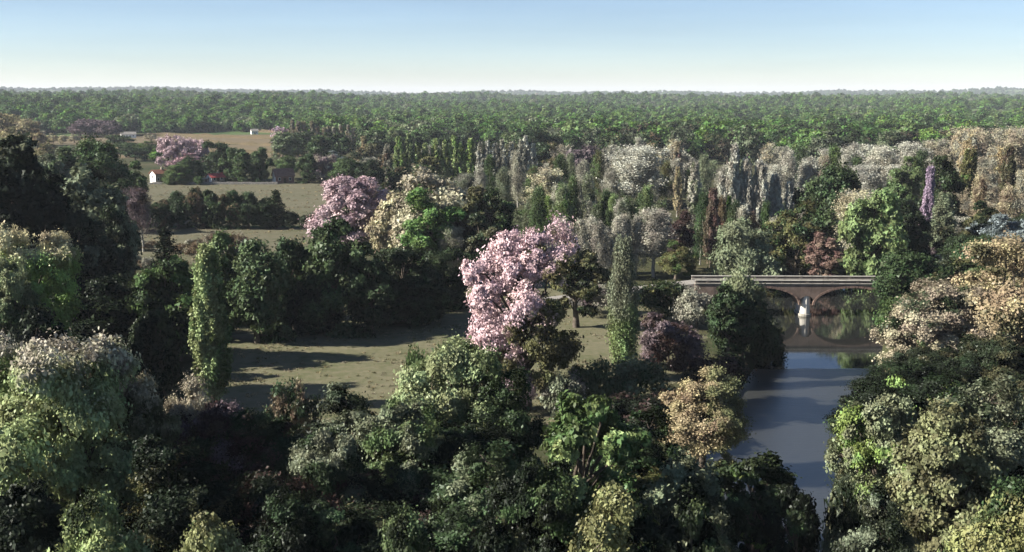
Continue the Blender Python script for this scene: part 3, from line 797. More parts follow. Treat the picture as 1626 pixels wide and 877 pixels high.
# poplar rows
for k in range(11):
    T('farpoplar', 466 + k * 9.6 + RG.uniform(-2, 2), 192 + k * .9 + RG.uniform(-3, 4) + (6 if k in (5, 6) else 0), 242, RG.uniform(11, 15), 'tan+ash:n.5', 'tan poplar in the short row beside the lilac tree', 'row of tan poplars beside the lilac tree')
T('farpoplar', 579, 216, 272, 15, 'tan', 'solitary tan poplar at the end of the short poplar row')
T('farpoplar', 614, 230, 302, 19, 'ash+brown:n.4', 'dull brown poplar above the round pink tree')
for k, (u, vt) in enumerate(((634, 218), (649, 212), (664, 226), (676, 228), (692, 221), (706, 224), (718, 216), (731, 226), (745, 220))):
    T('farpoplar', u, vt, 302, 18, 'lime+spring:n.5', 'yellow green poplar in the row beyond the cream tree', 'row of yellow green poplars')
T('far', 742, 244, 300, 40, 'wine+brown:n.4', 'dark red brown tree between green and grey poplars')
for k, (u, vt) in enumerate(((762, 227), (773, 224), (787, 228), (799, 222), (811, 226), (823, 222), (836, 216), (846, 228))):
    T('farpoplar', u, vt, 305, 16, 'silver+ash:n.5', 'grey poplar in the row beside the red brown tree', 'row of grey poplars')
# pink, cream and green trees in the middle
T('blossom', 562, 284, 432, 118, 'pink+rose:n.5', 'round pink blossom tree standing before the barn field', var=1)
T('wispy', 606, 380, 425, 24, 'russet', 'thin rust coloured sapling beside the round pink tree')
T('full', 680, 276, 440, 135, 'cream', 'cream coloured broad tree beside the round pink tree')
T('full', 632, 310, 440, 80, 'cream+sand:n.4', 'sandy cream sloping tree against the round pink tree')
T('round', 684, 302, 452, 82, 'bright+mid:n.25', 'vivid green tree in front of the cream tree')
T('round', 742, 298, 445, 80, 'olive+wine:n.4', 'dark olive brown tree beside the vivid green tree')
T('wispy', 718, 360, 455, 44, 'ash+greygreen:n.4', 'thin grey tree below the vivid green tree')
T('round', 790, 300, 420, 64, 'dark+green:n.4', 'dark green tree behind the tall pink tree')
T('round', 770, 340, 455, 70, 'deep+olive:n.5', 'deep green tree beside the pink crown top')
# feathery woodland
T('wispy', 872, 268, 350, 70, 'cream+ash:n.4', 'cream feathery tree before the grey poplar row')
T('far', 930, 232, 300, 54, 'purple', 'dark mauve dome shaped tree in the feathery wood', name='broadleaf_tree')
T('farpoplar', 961, 236, 310, 15, 'ash', 'slim grey poplar beside the mauve tree')
T('wispy', 1006, 232, 330, 90, 'silver+grey:n.4', 'silvery white feathery tree spreading above the wood')
T('farpoplar', 1071, 226, 310, 17, 'tan+russet:n.4', 'rusty tan poplar rising from the dark trees')
T('farpoplar', 1075, 266, 345, 15, 'tan', 'short tan poplar in front of the rusty one')
T('poplar', 1100, 260, 412, 26, 'grey+greygreen:n.4', 'slim grey poplar standing apart before the tall poplar clump')
T('poplar', 1128, 300, 425, 24, 'russet+brown:n.5', 'rusty brown poplar in shade behind the bridge approach')
for u, vt, w in ((1144, 258, 20), (1153, 236, 20), (1163, 210, 24), (1176, 232, 20), (1187, 240, 20), (1198, 234, 22), (1210, 240, 22), (1222, 256, 20), (1234, 262, 20), (1248, 268, 20)):
    T('poplar', u, vt, 405, w, 'silver+grey:n.5', 'tall grey poplar in the clump behind the bridge', 'clump of tall grey poplars behind the bridge')
T('poplar', 1152, 290, 410, 14, 'bright+mid:n.4', 'thin vivid green poplar inside the tall grey clump')
T('wispy', 1038, 332, 440, 66, 'mauve+grey:n.4', 'mauve grey feathery tree behind the grey green poplar')
T('round', 1076, 335, 430, 46, 'wine', 'dark wine red tree beside the slim grey poplar')
T('round', 1072, 384, 448, 60, 'green+olive:n.5', 'green tree at the end of the bridge approach')
T('round', 1265, 296, 425, 90, 'olive+deep:n.5', 'olive tree on the river bend behind the bridge')
T('round', 1315, 262, 405, 110, 'deep+green:n.5', 'large dark green tree behind the olive tree')
T('round', 1306, 346, 434, 54, 'russet', 'copper brown tree standing at the water behind the bridge')
T('wispy', 1350, 282, 425, 66, 'cream+grey:n.4', 'cream feathery tree behind the fresh green tree')
T('full', 1385, 278, 446, 112, 'spring+mid:n.4', 'big fresh green tree right above the bridge')
T('round', 1432, 318, 436, 64, 'deep+dark:n.5', 'dark green tree against the big fresh green one')
T('poplar', 1468, 266, 418, 22, 'lilac', 'slender lilac poplar behind the river bank')
T('round', 1492, 250, 400, 60, 'dark', 'blackish tree behind the slender lilac poplar')
T('poplar', 1492, 308, 425, 42, 'greygreen', 'grey green columnar tree beside the lilac poplar')
T('bush', 1488, 385, 425, 50, 'purple', 'purple scrub at the foot of the lilac poplar')
T('poplar', 1531, 238, 372, 32, 'olive+mid:n.4', 'olive green poplar with tall slim crown on the slope')
T('poplar', 1597, 234, 365, 26, 'olive+brown:n.4', 'brown olive poplar among the beige feathery trees')
T('round', 1590, 342, 440, 80, 'bluegrey', 'blue grey rounded tree above the tall beige tree')
T('round', 1625, 350, 445, 60, 'bluegrey+dusty:n.5', 'blue grey tree at the end of the bluish clump')
T('bush', 1530, 388, 445, 70, 'silver+bluegrey:n.5', 'silver grey bush on the slope below the bluish tree')
T('round', 1548, 350, 420, 46, 'bluegrey+dark:n.4', 'small blue green tree beside the bluish rounded tree')
T('round', 1432, 250, 350, 50, 'mid', 'mid green tree among silver feathery trees')
for u, vt, vb, w in ((1490, 222, 320, 60), (1542, 203, 320, 66), (1582, 206, 315, 60), (1618, 202, 320, 66), (1560, 250, 350, 50), (1612, 270, 360, 50), (1520, 228, 330, 40)):
    T('wispy', u, vt, vb, w, 'sand+ash:n.5', 'beige feathery tree on the wooded slope', 'beige feathery trees on the slope')
for u, vt, vb, w in ((1325, 236, 320, 64), (1355, 228, 320, 50), (1398, 232, 330, 56), (1440, 226, 320, 54), (1222, 262, 340, 40), (1290, 250, 335, 50), (1375, 262, 345, 50), (1415, 262, 345, 40), (1465, 236, 320, 44)):
    T('wispy', u, vt, vb, w, 'grey+silver:n.5', 'silver grey feathery tree beyond the olive tree', 'silver feathery trees')

# rows of upright plume-like trees
def row(us, vts, vb, w, mats, labels, group):
    for k, u in enumerate(us):
        q = k % len(mats)
        T('plume', u + RG.uniform(-4, 4), RG.uniform(*vts), vb + RG.uniform(-7, 7), w * RG.uniform(.8, 1.25), mats[q], labels[q], group)
row(range(842, 1060, 13), (276, 326), 402, 30, ['greygreen+mid:n.5', 'mid+green:n.5', 'spring+mid:n.5', 'grey+greygreen:n.5'],
    ['grey green plume shaped tree in the green feathery wood', 'deep green plume shaped tree in the green feathery wood', 'fresh green plume shaped tree in the green feathery wood', 'ashen plume shaped tree in the green feathery wood'], 'plumes of the green feathery wood')
row(range(880, 1014, 14), (334, 364), 442, 28, ['ash+grey:n.5', 'grey', 'mauve+ash:n.5'],
    ['ashen plume tree behind the tall pink tree', 'light grey plume tree behind the tall pink tree', 'mauve grey plume tree behind the tall pink tree'], 'plumes behind the tall pink tree')
row(range(1246, 1480, 19), (228, 258), 335, 32, ['grey', 'green+deep:n.5', 'silver+grey:n.5', 'sand+ash:n.5', 'mid+green:n.5'],
    ['grey plume tree on the slope past the olive tree', 'dark green plume tree on the slope past the olive tree', 'silvery plume tree on the slope past the olive tree', 'sandy plume tree on the slope past the olive tree', 'mid green plume tree on the slope past the olive tree'], 'plumes on the slope')
row(range(1500, 1640, 17), (206, 236), 332, 32, ['sand', 'ash+sand:n.5', 'beige+ash:n.5'],
    ['sandy plume tree high on the wooded slope', 'ashen plume tree high on the wooded slope', 'beige plume tree high on the wooded slope'], 'plumes high on the slope')
row(range(1505, 1640, 22), (272, 300), 385, 34, ['sand+brown:n.4', 'ash+sand:n.5'],
    ['brownish plume tree above the bluish clump', 'ashen plume tree above the bluish clump'], 'plumes above the bluish clump')
row(range(1110, 1262, 17), (292, 330), 418, 26, ['deep+green:n.5', 'grey+ash:n.5', 'russet+brown:n.5'],
    ['dark green short plume tree under the tall grey poplars', 'grey short plume tree under the tall grey poplars', 'rusty short plume tree under the tall grey poplars'], 'plumes under the tall poplars')
row(range(760, 1120, 21), (240, 268), 330, 24, ['grey+ash:n.5', 'deep+green:n.5', 'greygreen', 'ash', 'olive+mid:n.5'],
    ['grey plume tree in front of the forest edge', 'dark green plume tree in front of the forest edge', 'grey green plume tree in front of the forest edge', 'ashen plume tree in front of the forest edge', 'olive plume tree in front of the forest edge'], 'plumes before the forest edge')

# ------------------------------------------------------------------ belts of woodland between the named trees
used = []
def belt(n, u0, u1, vb0, vb1, h0, h1, wr, kinds, label, group, seed, mind=.6, name=None):
    rg = random.Random(seed); done = 0; tries = 0
    while done < n and tries < n * 30:
        tries += 1
        u = rg.uniform(u0, u1); vb = vb0 + (vb1 - vb0) * rg.random()
        x, y = ground(u, vb)
        h = rg.uniform(h0, h1); w = h * rg.uniform(*wr)
        if any((x - a) ** 2 + (y - b) ** 2 < (mind * (w + c) / 2) ** 2 for a, b, c in used): continue
        if y < 400 and river_sd(np.array([[x, y]]))[0] < 2.5: continue
        used.append((x, y, w)); done += 1
        k, mt, adj = kinds[done % len(kinds)]
        plant(k, x, y, h, w, mt, adj + ' ' + label, group, name=name)
belt(60, 840, 1640, 236, 268, 13, 19, (.7, 1.0), [('far', 'dark', 'blackish rounded tree'), ('far', 'deep+olive:n.4', 'olive tinged dark tree'), ('far', 'deep', 'deep green rounded tree'), ('far', 'greygreen+deep:n.5', 'grey green rounded tree'), ('far', 'dark+brown:n.4', 'brownish dark tree')],
     'at the near edge of the far forest', 'trees at the forest edge', 3)
belt(44, 840, 1640, 268, 320, 10, 15, (.45, .8), [('farwispy', 'grey+ash:n.5', 'small grey feathery tree'), ('far', 'olive+brown:n.4', 'small olive brown tree'), ('farwispy', 'sand+ash:n.5', 'small sandy feathery tree'), ('far', 'deep', 'small deep green tree'), ('farwispy', 'greygreen', 'small grey green feathery tree'), ('farpoplar', 'ash', 'small ashen poplar')],
     'in the wood between poplars and forest edge', 'mixed trees of the middle wood', 4)
belt(22, 600, 1260, 300, 390, 5, 9, (.6, .9), [('wispy', 'ash+greygreen:n.5', 'ashen low feathery tree'), ('round', 'olive+deep:n.5', 'low olive tree'), ('wispy', 'greygreen+mid:n.5', 'greenish low feathery tree'), ('round', 'brown+ash:n.5', 'low brown tree')],
     'growing under the feathery wood', 'low trees under the feathery wood', 5)
belt(24, 1240, 1640, 340, 420, 7, 11, (.6, .9), [('wispy', 'ash+sand:n.5', 'low sandy feathery tree'), ('round', 'dark+olive:n.4', 'low blackish olive tree'), ('round', 'deep', 'low deep green tree'), ('wispy', 'grey+ash:n.5', 'low grey feathery tree')],
     'on the wooded slope past the river bend', 'low trees on the far slope', 6)
belt(40, 440, 860, 238, 262, 11, 16, (.8, 1.1), [('far', 'deep', 'deep green tree'), ('far', 'green+deep:n.5', 'patchy green tree'), ('far', 'dark', 'blackish green tree'), ('far', 'greygreen+green:n.5', 'greyish green tree')],
     'behind the poplar rows', 'dark trees behind the poplar rows', 7)
belt(26, 570, 860, 262, 310, 9, 13, (.7, 1.0), [('far', 'green+deep:n.5', 'low green tree'), ('far', 'dark+brown:n.4', 'low brownish dark tree'), ('far', 'olive', 'low olive tree'), ('farwispy', 'ash', 'low ashen feathery tree')],
     'among the foot of the poplar rows', 'low trees among the poplar rows', 8)
belt(30, -20, 470, 204, 212, 10, 14, (.8, 1.1), [('far', 'deep', 'deep green tree'), ('far', 'green+deep:n.5', 'patchy green tree'), ('far', 'green', 'mid green tree')],
     'at the hem of the hill forest above the terraces', 'trees along the hem of the hill forest', 9)
belt(14, 1400, 1660, 400, 560, 8, 12, (.8, 1.0), [('round', 'dark+olive:n.4', 'blackish olive tree'), ('round', 'deep', 'deep green tree')],
     'filling the bank behind the beige trees', 'dark trees behind the beige trees', 10)
belt(10, 10, 290, 525, 575, 6, 9, (.8, 1.0), [('round', 'black', 'low black tree'), ('round', 'dark', 'low blackish green tree')],
     'in the shaded wood under the tall trees', 'low dark trees in the shaded wood', 11)
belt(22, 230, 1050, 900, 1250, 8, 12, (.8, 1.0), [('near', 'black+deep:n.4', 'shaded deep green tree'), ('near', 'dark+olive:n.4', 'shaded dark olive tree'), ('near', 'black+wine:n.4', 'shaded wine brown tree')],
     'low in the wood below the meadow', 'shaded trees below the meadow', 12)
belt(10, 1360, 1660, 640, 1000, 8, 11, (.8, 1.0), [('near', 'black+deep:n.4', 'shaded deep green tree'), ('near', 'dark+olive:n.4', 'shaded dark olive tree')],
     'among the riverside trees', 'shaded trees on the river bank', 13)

# ------------------------------------------------------------------ far forest: one mass
def forest(name, label, pts_fn, n, seed, kinds, mats, smin, smax):
    rg = np.random.default_rng(seed)
    P = pts_fn(rg, n)
    me = bpy.data.meshes.new(name)
    me.vertices.add(len(P)); me.vertices.foreach_set('co', P.astype(np.float32).ravel())
    for nm, arr in (('sc', np.exp(rg.normal(0, .26, len(P))).clip(.5, 1.8) * (smin + smax) / 2 * .85), ('rz', rg.uniform(0, 6.283, len(P)))):
        a = me.attributes.new(nm, 'FLOAT', 'POINT'); a.data.foreach_set('value', arr.astype(np.float32))
    a = me.attributes.new('which', 'INT', 'POINT'); a.data.foreach_set('value', rg.integers(0, len(kinds), len(P)).astype(np.int32))
    o = obj(name, me)
    tag(o, label, 'forest', kind='stuff')
    ng = bpy.data.node_groups.new(name, 'GeometryNodeTree')
    ng.interface.new_socket('Geometry', in_out='INPUT', socket_type='NodeSocketGeometry')
    ng.interface.new_socket('Geometry', in_out='OUTPUT', socket_type='NodeSocketGeometry')
    gi = ng.nodes.new('NodeGroupInput'); go = ng.nodes.new('NodeGroupOutput')
    join = ng.nodes.new('GeometryNodeJoinGeometry')
    for k, (pm, mt) in enumerate(zip(kinds, mats)):
        me2 = pm.copy(); me2.materials.clear(); me2.materials.append(leafmat(mt))
        po = bpy.data.objects.new('forest_crown', me2)            # not linked: only the source of the mass
        inf = ng.nodes.new('GeometryNodeObjectInfo'); inf.inputs['Object'].default_value = po
        iop = ng.nodes.new('GeometryNodeInstanceOnPoints')
        ws = ng.nodes.new('GeometryNodeInputNamedAttribute'); ws.data_type = 'INT'; ws.inputs['Name'].default_value = 'which'
        cmp = ng.nodes.new('FunctionNodeCompare'); cmp.data_type = 'INT'; cmp.operation = 'EQUAL'
        ng.links.new(ws.outputs['Attribute'], cmp.inputs[2]); cmp.inputs[3].default_value = k
        sa = ng.nodes.new('GeometryNodeInputNamedAttribute'); sa.data_type = 'FLOAT'; sa.inputs['Name'].default_value = 'sc'
        ra = ng.nodes.new('GeometryNodeInputNamedAttribute'); ra.data_type = 'FLOAT'; ra.inputs['Name'].default_value = 'rz'
        cx = ng.nodes.new('ShaderNodeCombineXYZ'); ng.links.new(ra.outputs['Attribute'], cx.inputs[2])
        ng.links.new(gi.outputs[0], iop.inputs['Points'])
        ng.links.new(cmp.outputs[0], iop.inputs['Selection'])
        ng.links.new(inf.outputs['Geometry'], iop.inputs['Instance'])
        ng.links.new(cx.outputs[0], iop.inputs['Rotation'])
        ng.links.new(sa.outputs['Attribute'], iop.inputs['Scale'])
        ng.links.new(iop.outputs[0], join.inputs[0])
    ng.links.new(join.outputs[0], go.inputs[0])
    md = o.modifiers.new('forest', 'NODES'); md.node_group = ng
    return o
def sector(a0, a1, r0f, r1, sp):
    def fn(rg, n):
        r1_ = r1
        P = []
        a = np.radians(rg.uniform(a0, a1, n)); rmin = r0f(np.degrees(a))
        r = np.sqrt(rg.uniform(0, 1, n) * (r1_ ** 2 - rmin ** 2) + rmin ** 2) if sp is None else rmin + (r1_ - rmin) * rg.uniform(0, 1, n) ** sp
        x = r * np.sin(a); y = r * np.cos(a)
        gap = np.sin(x * .011 + 2 * np.sin(y * .004)) + np.sin(y * .006 - x * .004 + 1.3) > np.where((a > .36) & (r > 1200), .9, 1.72)
        x, y = x[~gap], y[~gap]
        return np.stack([x, y, terrain(x, y) - 1.5], 1)
    return fn
def r0_of(a):
    return np.where(a < -11.5, 1060.0, np.where(a < 1, 760.0, 610.0)) + 25 * np.sin(a * 1.9)
fc = [proto_round(131 + k, per=26, nclump=8, leaf=.8, tri=True, lobes=9, lr=.5, spread=.55, H=13, W=11, zb=.05)[1] for k in range(4)]
forest('forest', 'dense green forest spreading over the plain and hills to the skyline', sector(-38, 38, r0_of, 3600, 1.25), 29000, 7, fc,
       ['fgreen+flime:w.3', 'fgreen+fdeep:w.55', 'fdeep+fgreen:w.4', 'fgreen+greygreen:w.4'], .6, 1.45)
forest('ridge_forest', 'distant hazy wooded ridge along the skyline', sector(-38, 38, lambda a: np.full_like(a, 5600.0), 8200, 1.0), 14000, 8, fc,
       ['fdeep', 'deep', 'green', 'fgreen'], .9, 1.5)

# grass tufts on the open fields
def tuft(seed):
    rg = np.random.default_rng(seed); n = 14
    C = np.stack([rg.normal(0, .28, n), rg.normal(0, .28, n), rg.uniform(.06, .22, n)], 1)
    return leaves_mesh('tuft', C, rand_dirs(rg, n) * [1, 1, .3], np.full(n, .13), rg.random(n), np.full(n, rg.random()), rg, 3.0, 1.6, True)
def in_px(u0, u1, v0, v1):
    def fn(rg, n):
        xa, ya = ground(u0, v1); y0 = ground(u0, v1)[1]; y1 = ground(u0, v0)[1]
        y = rg.uniform(y0, y1, n)
        x = (rg.uniform(u0, u1, n) - PW / 2) / F * y / cos(PITCH)
        k = np.sin(x * .35 + np.sin(y * .5)) + np.sin(y * .4 - x * .2) + rg.normal(0, .8, n) > .3
        x, y = x[k], y[k]
        k = river_sd(np.stack([x, y], 1)) > 2 if y0 < 400 else np.ones(len(x), bool)
        return np.stack([x[k], y[k], np.full(k.sum(), GZ + .02)], 1)
    return fn
tf = [tuft(k) for k in range(3)]
g1 = forest('grass', 'rough dry grass tufts across the meadow', in_px(330, 1110, 480, 680), 4200, 21, tf, ['olive+tan:n.5', 'tan', 'sand+olive:n.5'], .35, .9)
g2 = forest('grass', 'dry grass tufts on the tan fields', in_px(175, 520, 290, 420), 2600, 22, tf, ['tan', 'olive+tan:n.5', 'sand+tan:n.5'], .6, 1.3)
for g in (g1, g2): g['category'] = 'grass'

# ------------------------------------------------------------------ bridge
STONE = plainmat('bridge_stone', (.135, .10, .08), (.19, .14, .115), 1.2, .9, .4)
RINGM = plainmat('arch_ring_brick', (.17, .115, .09), (.23, .155, .12), 2.5, .9, .3)
PALE = plainmat('pale_limestone', (.52, .49, .43), (.66, .63, .56), .9, .85, .3)
COPE = plainmat('coping_stone', (.27, .25, .215), (.37, .345, .30), .9, .85, .3)
PARAP = plainmat('parapet_stone', (.11, .09, .075), (.17, .14, .115), 1.5, .9, .4)
ASPH = plainmat('deck_gravel', (.16, .15, .13), (.22, .20, .18), 2, .95, .3)
for mm, dk in ((STONE, (.075, .058, .048)), (PALE, (.20, .185, .15)), (RINGM, (.09, .062, .05)), (COPE, (.13, .12, .10))):
    nt_ = mm.node_tree; bs = nt_.nodes['Principled BSDF']; old = bs.inputs['Base Color'].links[0].from_socket
    mpp = nt_.nodes.new('ShaderNodeMapping'); mpp.inputs['Scale'].default_value = (1.3, 1.3, .14); nt_.links.new(pos(nt_), mpp.inputs[0])
    streak = ramp(nt_, noise(nt_, mpp.outputs[0], 1.1, 5, .7), .5, .68)
    sp = nt_.nodes.new('ShaderNodeSeparateXYZ'); nt_.links.new(pos(nt_), sp.inputs[0])
    tide = ramp(nt_, mth(nt_, 'ADD', sp.outputs[2], noise(nt_, pos(nt_), 1.5, 3)), 1.25, .7)      # damp mark above the water
    nt_.links.new(mixc(nt_, old, dk, mth(nt_, 'MAXIMUM', mth(nt_, 'MULTIPLY', streak, .7), mth(nt_, 'MULTIPLY', tide, .8))), bs.inputs['Base Color'])
BX, BY = ground(1280, 503, 0.0)
BR = empty('stone_bridge', (BX, BY, 0), radians(-1.0))
tag(BR, 'brown stone arch bridge with pale pier and parapet crossing the river', 'bridge')
SPX = metres(1, BY)
half = 6.1; pier_w = 2.5; crown_z, spring_z = 4.7, 1.9; deck_z = 5.1; DEPTH = 4.6
def arch_z(dx):
    return spring_z + (crown_z - spring_z) * sqrt(max(0, 1 - (dx / half) ** 2))
centres = [-(pier_w / 2 + half), pier_w / 2 + half]
def prism_xz(name, outline, y0, y1, mat, parent):
    bm = bmesh.new()
    a = [bm.verts.new((x, y0, z)) for x, z in outline]
    b = [bm.verts.new((x, y1, z)) for x, z in outline]
    f1 = bm.faces.new(a); f2 = bm.faces.new(b[::-1]); bm.normal_update()
    n = len(outline)
    for k in range(n):
        bm.faces.new((a[k], b[k], b[(k + 1) % n], a[(k + 1) % n]))
    bmesh.ops.triangulate(bm, faces=[f1, f2])
    bmesh.ops.recalc_face_normals(bm, faces=bm.faces)
    me = bpy.data.meshes.new(name); bm.to_mesh(me); bm.free(); me.materials.append(mat)
    return obj(name, me, parent)
def boxm(name, x0, x1, y0, y1, z0, z1, mat, parent, bev=.03):
    bm = bmesh.new()
    bmesh.ops.create_cube(bm, size=1)
    for v in bm.verts:
        v.co = ((x0 + x1) / 2 + v.co.x * (x1 - x0), (y0 + y1) / 2 + v.co.y * (y1 - y0), (z0 + z1) / 2 + v.co.z * (z1 - z0))
    if bev: bmesh.ops.bevel(bm, geom=bm.edges[:], offset=bev, segments=1, affect='EDGES')
    me = bpy.data.meshes.new(name); bm.to_mesh(me); bm.free(); me.materials.append(mat)
    return obj(name, me, parent)
XL, XR = centres[0] - half - 4.5, centres[1] + half + 4.5
def spandrel(name, y0, y1):
    bot = [(XL, -1.0), (centres[0] - half, -1.0)]
    for c in centres:
        for k in range(25):
            th = pi - pi * k / 24
            bot.append((c + half * cos(th), spring_z + (crown_z - spring_z) * sin(th)))
        if c == centres[0]:
            for k in range(1, 12):
                th = pi - pi * k / 12
                bot.append(((pier_w / 2) * cos(th), spring_z + .15 + 1.35 * sin(th)))
    bot += [(centres[1] + half, -1.0), (XR, -1.0), (XR, deck_z), (XL, deck_z)]
    return prism_xz(name, bot, y0, y1, STONE, BR)
spandrel('spandrel_wall', 0, .55)
spandrel('spandrel_wall', DEPTH - .55, DEPTH)
for c in centres:                                           # barrel vaults and their brick rings
    out = []
    for k in range(25):
        th = pi - pi * k / 24
        out.append((c + (half + .02) * cos(th), spring_z + (crown_z - spring_z + .02) * sin(th)))
    outer = [(c + (half + .4) * cos(pi * k / 24), spring_z + (crown_z - spring_z + .35) * sin(pi * k / 24)) for k in range(25)]
    prism_xz('vault', out + outer, .56, DEPTH - .56, STONE, BR)
    n = 41
    for k in range(n):                                      # each ring stone is a piece of its own
        t0, t1 = pi * (k + .06) / n, pi * (k + .94) / n
        q = [(c + (half - .005) * cos(t0), spring_z + (crown_z - spring_z - .005) * sin(t0)), (c + (half + .32) * cos(t0), spring_z + (crown_z - spring_z + .32) * sin(t0)),
             (c + (half + .32) * cos(t1), spring_z + (crown_z - spring_z + .32) * sin(t1)), (c + (half - .005) * cos(t1), spring_z + (crown_z - spring_z - .005) * sin(t1))]
        prism_xz('ring_stone', q, -.05 - .02 * (k % 3), .3, RINGM, BR)
# pier with rounded cutwaters, standing a little back under the façade
pr = pier_w * .30
pl = [(-pr, .9), (-pr, DEPTH - .9)] + [(pr * cos(pi - pi * k / 8), DEPTH - .9 + pr * 1.1 * sin(pi * k / 8)) for k in range(1, 8)] + [(pr, DEPTH - .9), (pr, .9)] + \
     [(pr * cos(-pi * k / 8), .9 - pr * 1.1 * sin(pi * k / 8)) for k in range(1, 8)]
def prism_xy(name, outline, z0, z1, mat, parent, grow=0):
    bm = bmesh.new()
    a = [bm.verts.new((x * (1 + grow), y, z0)) for x, y in outline]; b = [bm.verts.new((x, y, z1)) for x, y in outline]
    bm.faces.new(a[::-1]); bm.faces.new(b); n = len(outline)
    for k in range(n): bm.faces.new((a[k], a[(k + 1) % n], b[(k + 1) % n], b[k]))
    bmesh.ops.recalc_face_normals(bm, faces=bm.faces)
    me = bpy.data.meshes.new(name); bm.to_mesh(me); bm.free(); me.materials.append(mat)
    return obj(name, me, parent)
pier = prism_xy('pier', pl, -1.6, spring_z + 1.5, PALE, BR, .12)
prism_xy('plinth', [(x * 1.35, (y - DEPTH / 2) * 1.06 + DEPTH / 2) for x, y in pl], -1.6, .35, PALE, pier)
boxm('deck', XL, XR, .02, DEPTH - .02, deck_z + .003, deck_z + .18, ASPH, BR, 0)
for s, ya, yb in ((0, -.14, .42), (1, DEPTH - .42, DEPTH + .14)):
    boxm('string_course', XL - .01, XR + .01, ya, yb, deck_z + .22, deck_z + .36, COPE, BR, .03)
    pp = boxm('parapet', XL, XR, ya + .12, yb - .12, deck_z + .363, deck_z + .74, PARAP, BR, 0)
    boxm('coping', XL - .02, XR + .02, ya + .02, yb - .02, deck_z + .743, deck_z + .84, COPE, pp, .03)
    n = 9
    for k in range(n):
        x = XL + (XR - XL) * (k + .5) / n
        boxm('pilaster', x - .22, x + .22, ya + .06, yb - .06, deck_z + .366, deck_z + .738, PARAP, pp, .02)
# approach wall and its post-and-rail fence towards the meadow
AL = ground(1088, 452)[0] - BX
wl_ = empty('approach_wall', (BX, BY, 0), radians(-1.0))
tag(wl_, 'low brown stone wall with pale coping leading onto the bridge', 'wall')
boxm('wall_body', AL, XL - .05, .1, .6, .5, deck_z + .2, STONE, wl_, .03)
boxm('coping', AL - .05, XL - .06, .02, .68, deck_z + .203, deck_z + .32, COPE, wl_, .03)
boxm('buttress', AL + 3.2, AL + 4.8, -.35, .095, .5, deck_z - .3, RINGM, wl_, .04)
fn = empty('rail_fence', (BX, BY, 0), radians(-1.0))
tag(fn, 'pale rail fence on thin posts along the bridge approach', 'fence')
boxm('rail', AL, XL - .1, .3, .38, deck_z + .76, deck_z + .84, COPE, fn, .01)
boxm('rail', AL, XL - .1, .3, .38, deck_z + .48, deck_z + .53, COPE, fn, .01)
k = AL + .1
while k < XL - .3:
    boxm('post', k, k + .12, .385, .5, deck_z + .325, deck_z + .85, COPE, fn, .01); k += 1.6
# earth ramp that carries the road to the bridge ends
def ramp_mesh(x0, x1):
    V = [(x0, -.0, .2), (x1, -.0, .2), (x1, .62, deck_z + .1), (x0, .62, deck_z + .1), (x0, DEPTH, deck_z + .1), (x1, DEPTH, deck_z + .1), (x0, DEPTH + 8, .2), (x1, DEPTH + 8, .2)]
    V[0] = (x0, .62, .2); V[1] = (x1, .62, .2)
    return [(0, 1, 2, 3), (3, 2, 5, 4), (4, 5, 7, 6)], V
for nm, x0, x1 in (('embankment', AL - 30, XL - .02), ('embankment', XR + .02, XR + 60)):
    Fq, V = ramp_mesh(x0, x1)
    if x0 < 0:                                                        # slopes down to the meadow level at its far end
        V[3] = (x0, .62, 1.7); V[4] = (x0, DEPTH, 1.7)
    o = struct(nm, mesh_from(nm, V, Fq, GRASSY if x0 > 0 else ASPH)); o.location = (BX, BY, 0); o.rotation_euler = (0, 0, radians(-1))

# ------------------------------------------------------------------ houses
WHITE = plainmat('limewash', (.70, .68, .62), (.82, .80, .75), .8, .9, .2)
DIRT_SHADE = plainmat('weathered_shaded_plaster', (.22, .18, .14), (.30, .25, .20), .9, .9, .2)  # weathered tone; on house fronts it also holds their shade as colour
TILE = plainmat('clay_tile', (.15, .065, .042), (.22, .10, .065), 1.6, .85, .4)
REDT = plainmat('red_tile', (.30, .05, .05), (.38, .09, .08), 1.6, .8, .4)
WOOD = plainmat('dark_timber', (.05, .035, .025), (.09, .065, .045), 3, .8)
BARNT = plainmat('old_barn_tile', (.17, .10, .075), (.24, .15, .115), 1.4, .9, .4)
GLASS = plainmat('dark_glass', (.01, .012, .015), (.02, .022, .025), 1, .12)
def prism_gable(name, L, Wd, h, hr, mat, parent):
    """walls with two gables on the short ends (x)"""
    V = []
    for sx in (-L / 2, L / 2):
        V += [(sx, -Wd / 2, -.3), (sx, Wd / 2, -.3), (sx, Wd / 2, h), (sx, 0, h + hr), (sx, -Wd / 2, h)]
    Fq = [(4, 3, 2, 1, 0), (5, 6, 7, 8, 9), (0, 1, 6, 5), (1, 2, 7, 6), (0, 5, 9, 4), (2, 3, 8, 7), (3, 4, 9, 8)]
    me = mesh_from(name, V, Fq, mat)
    return obj(name, me, parent)
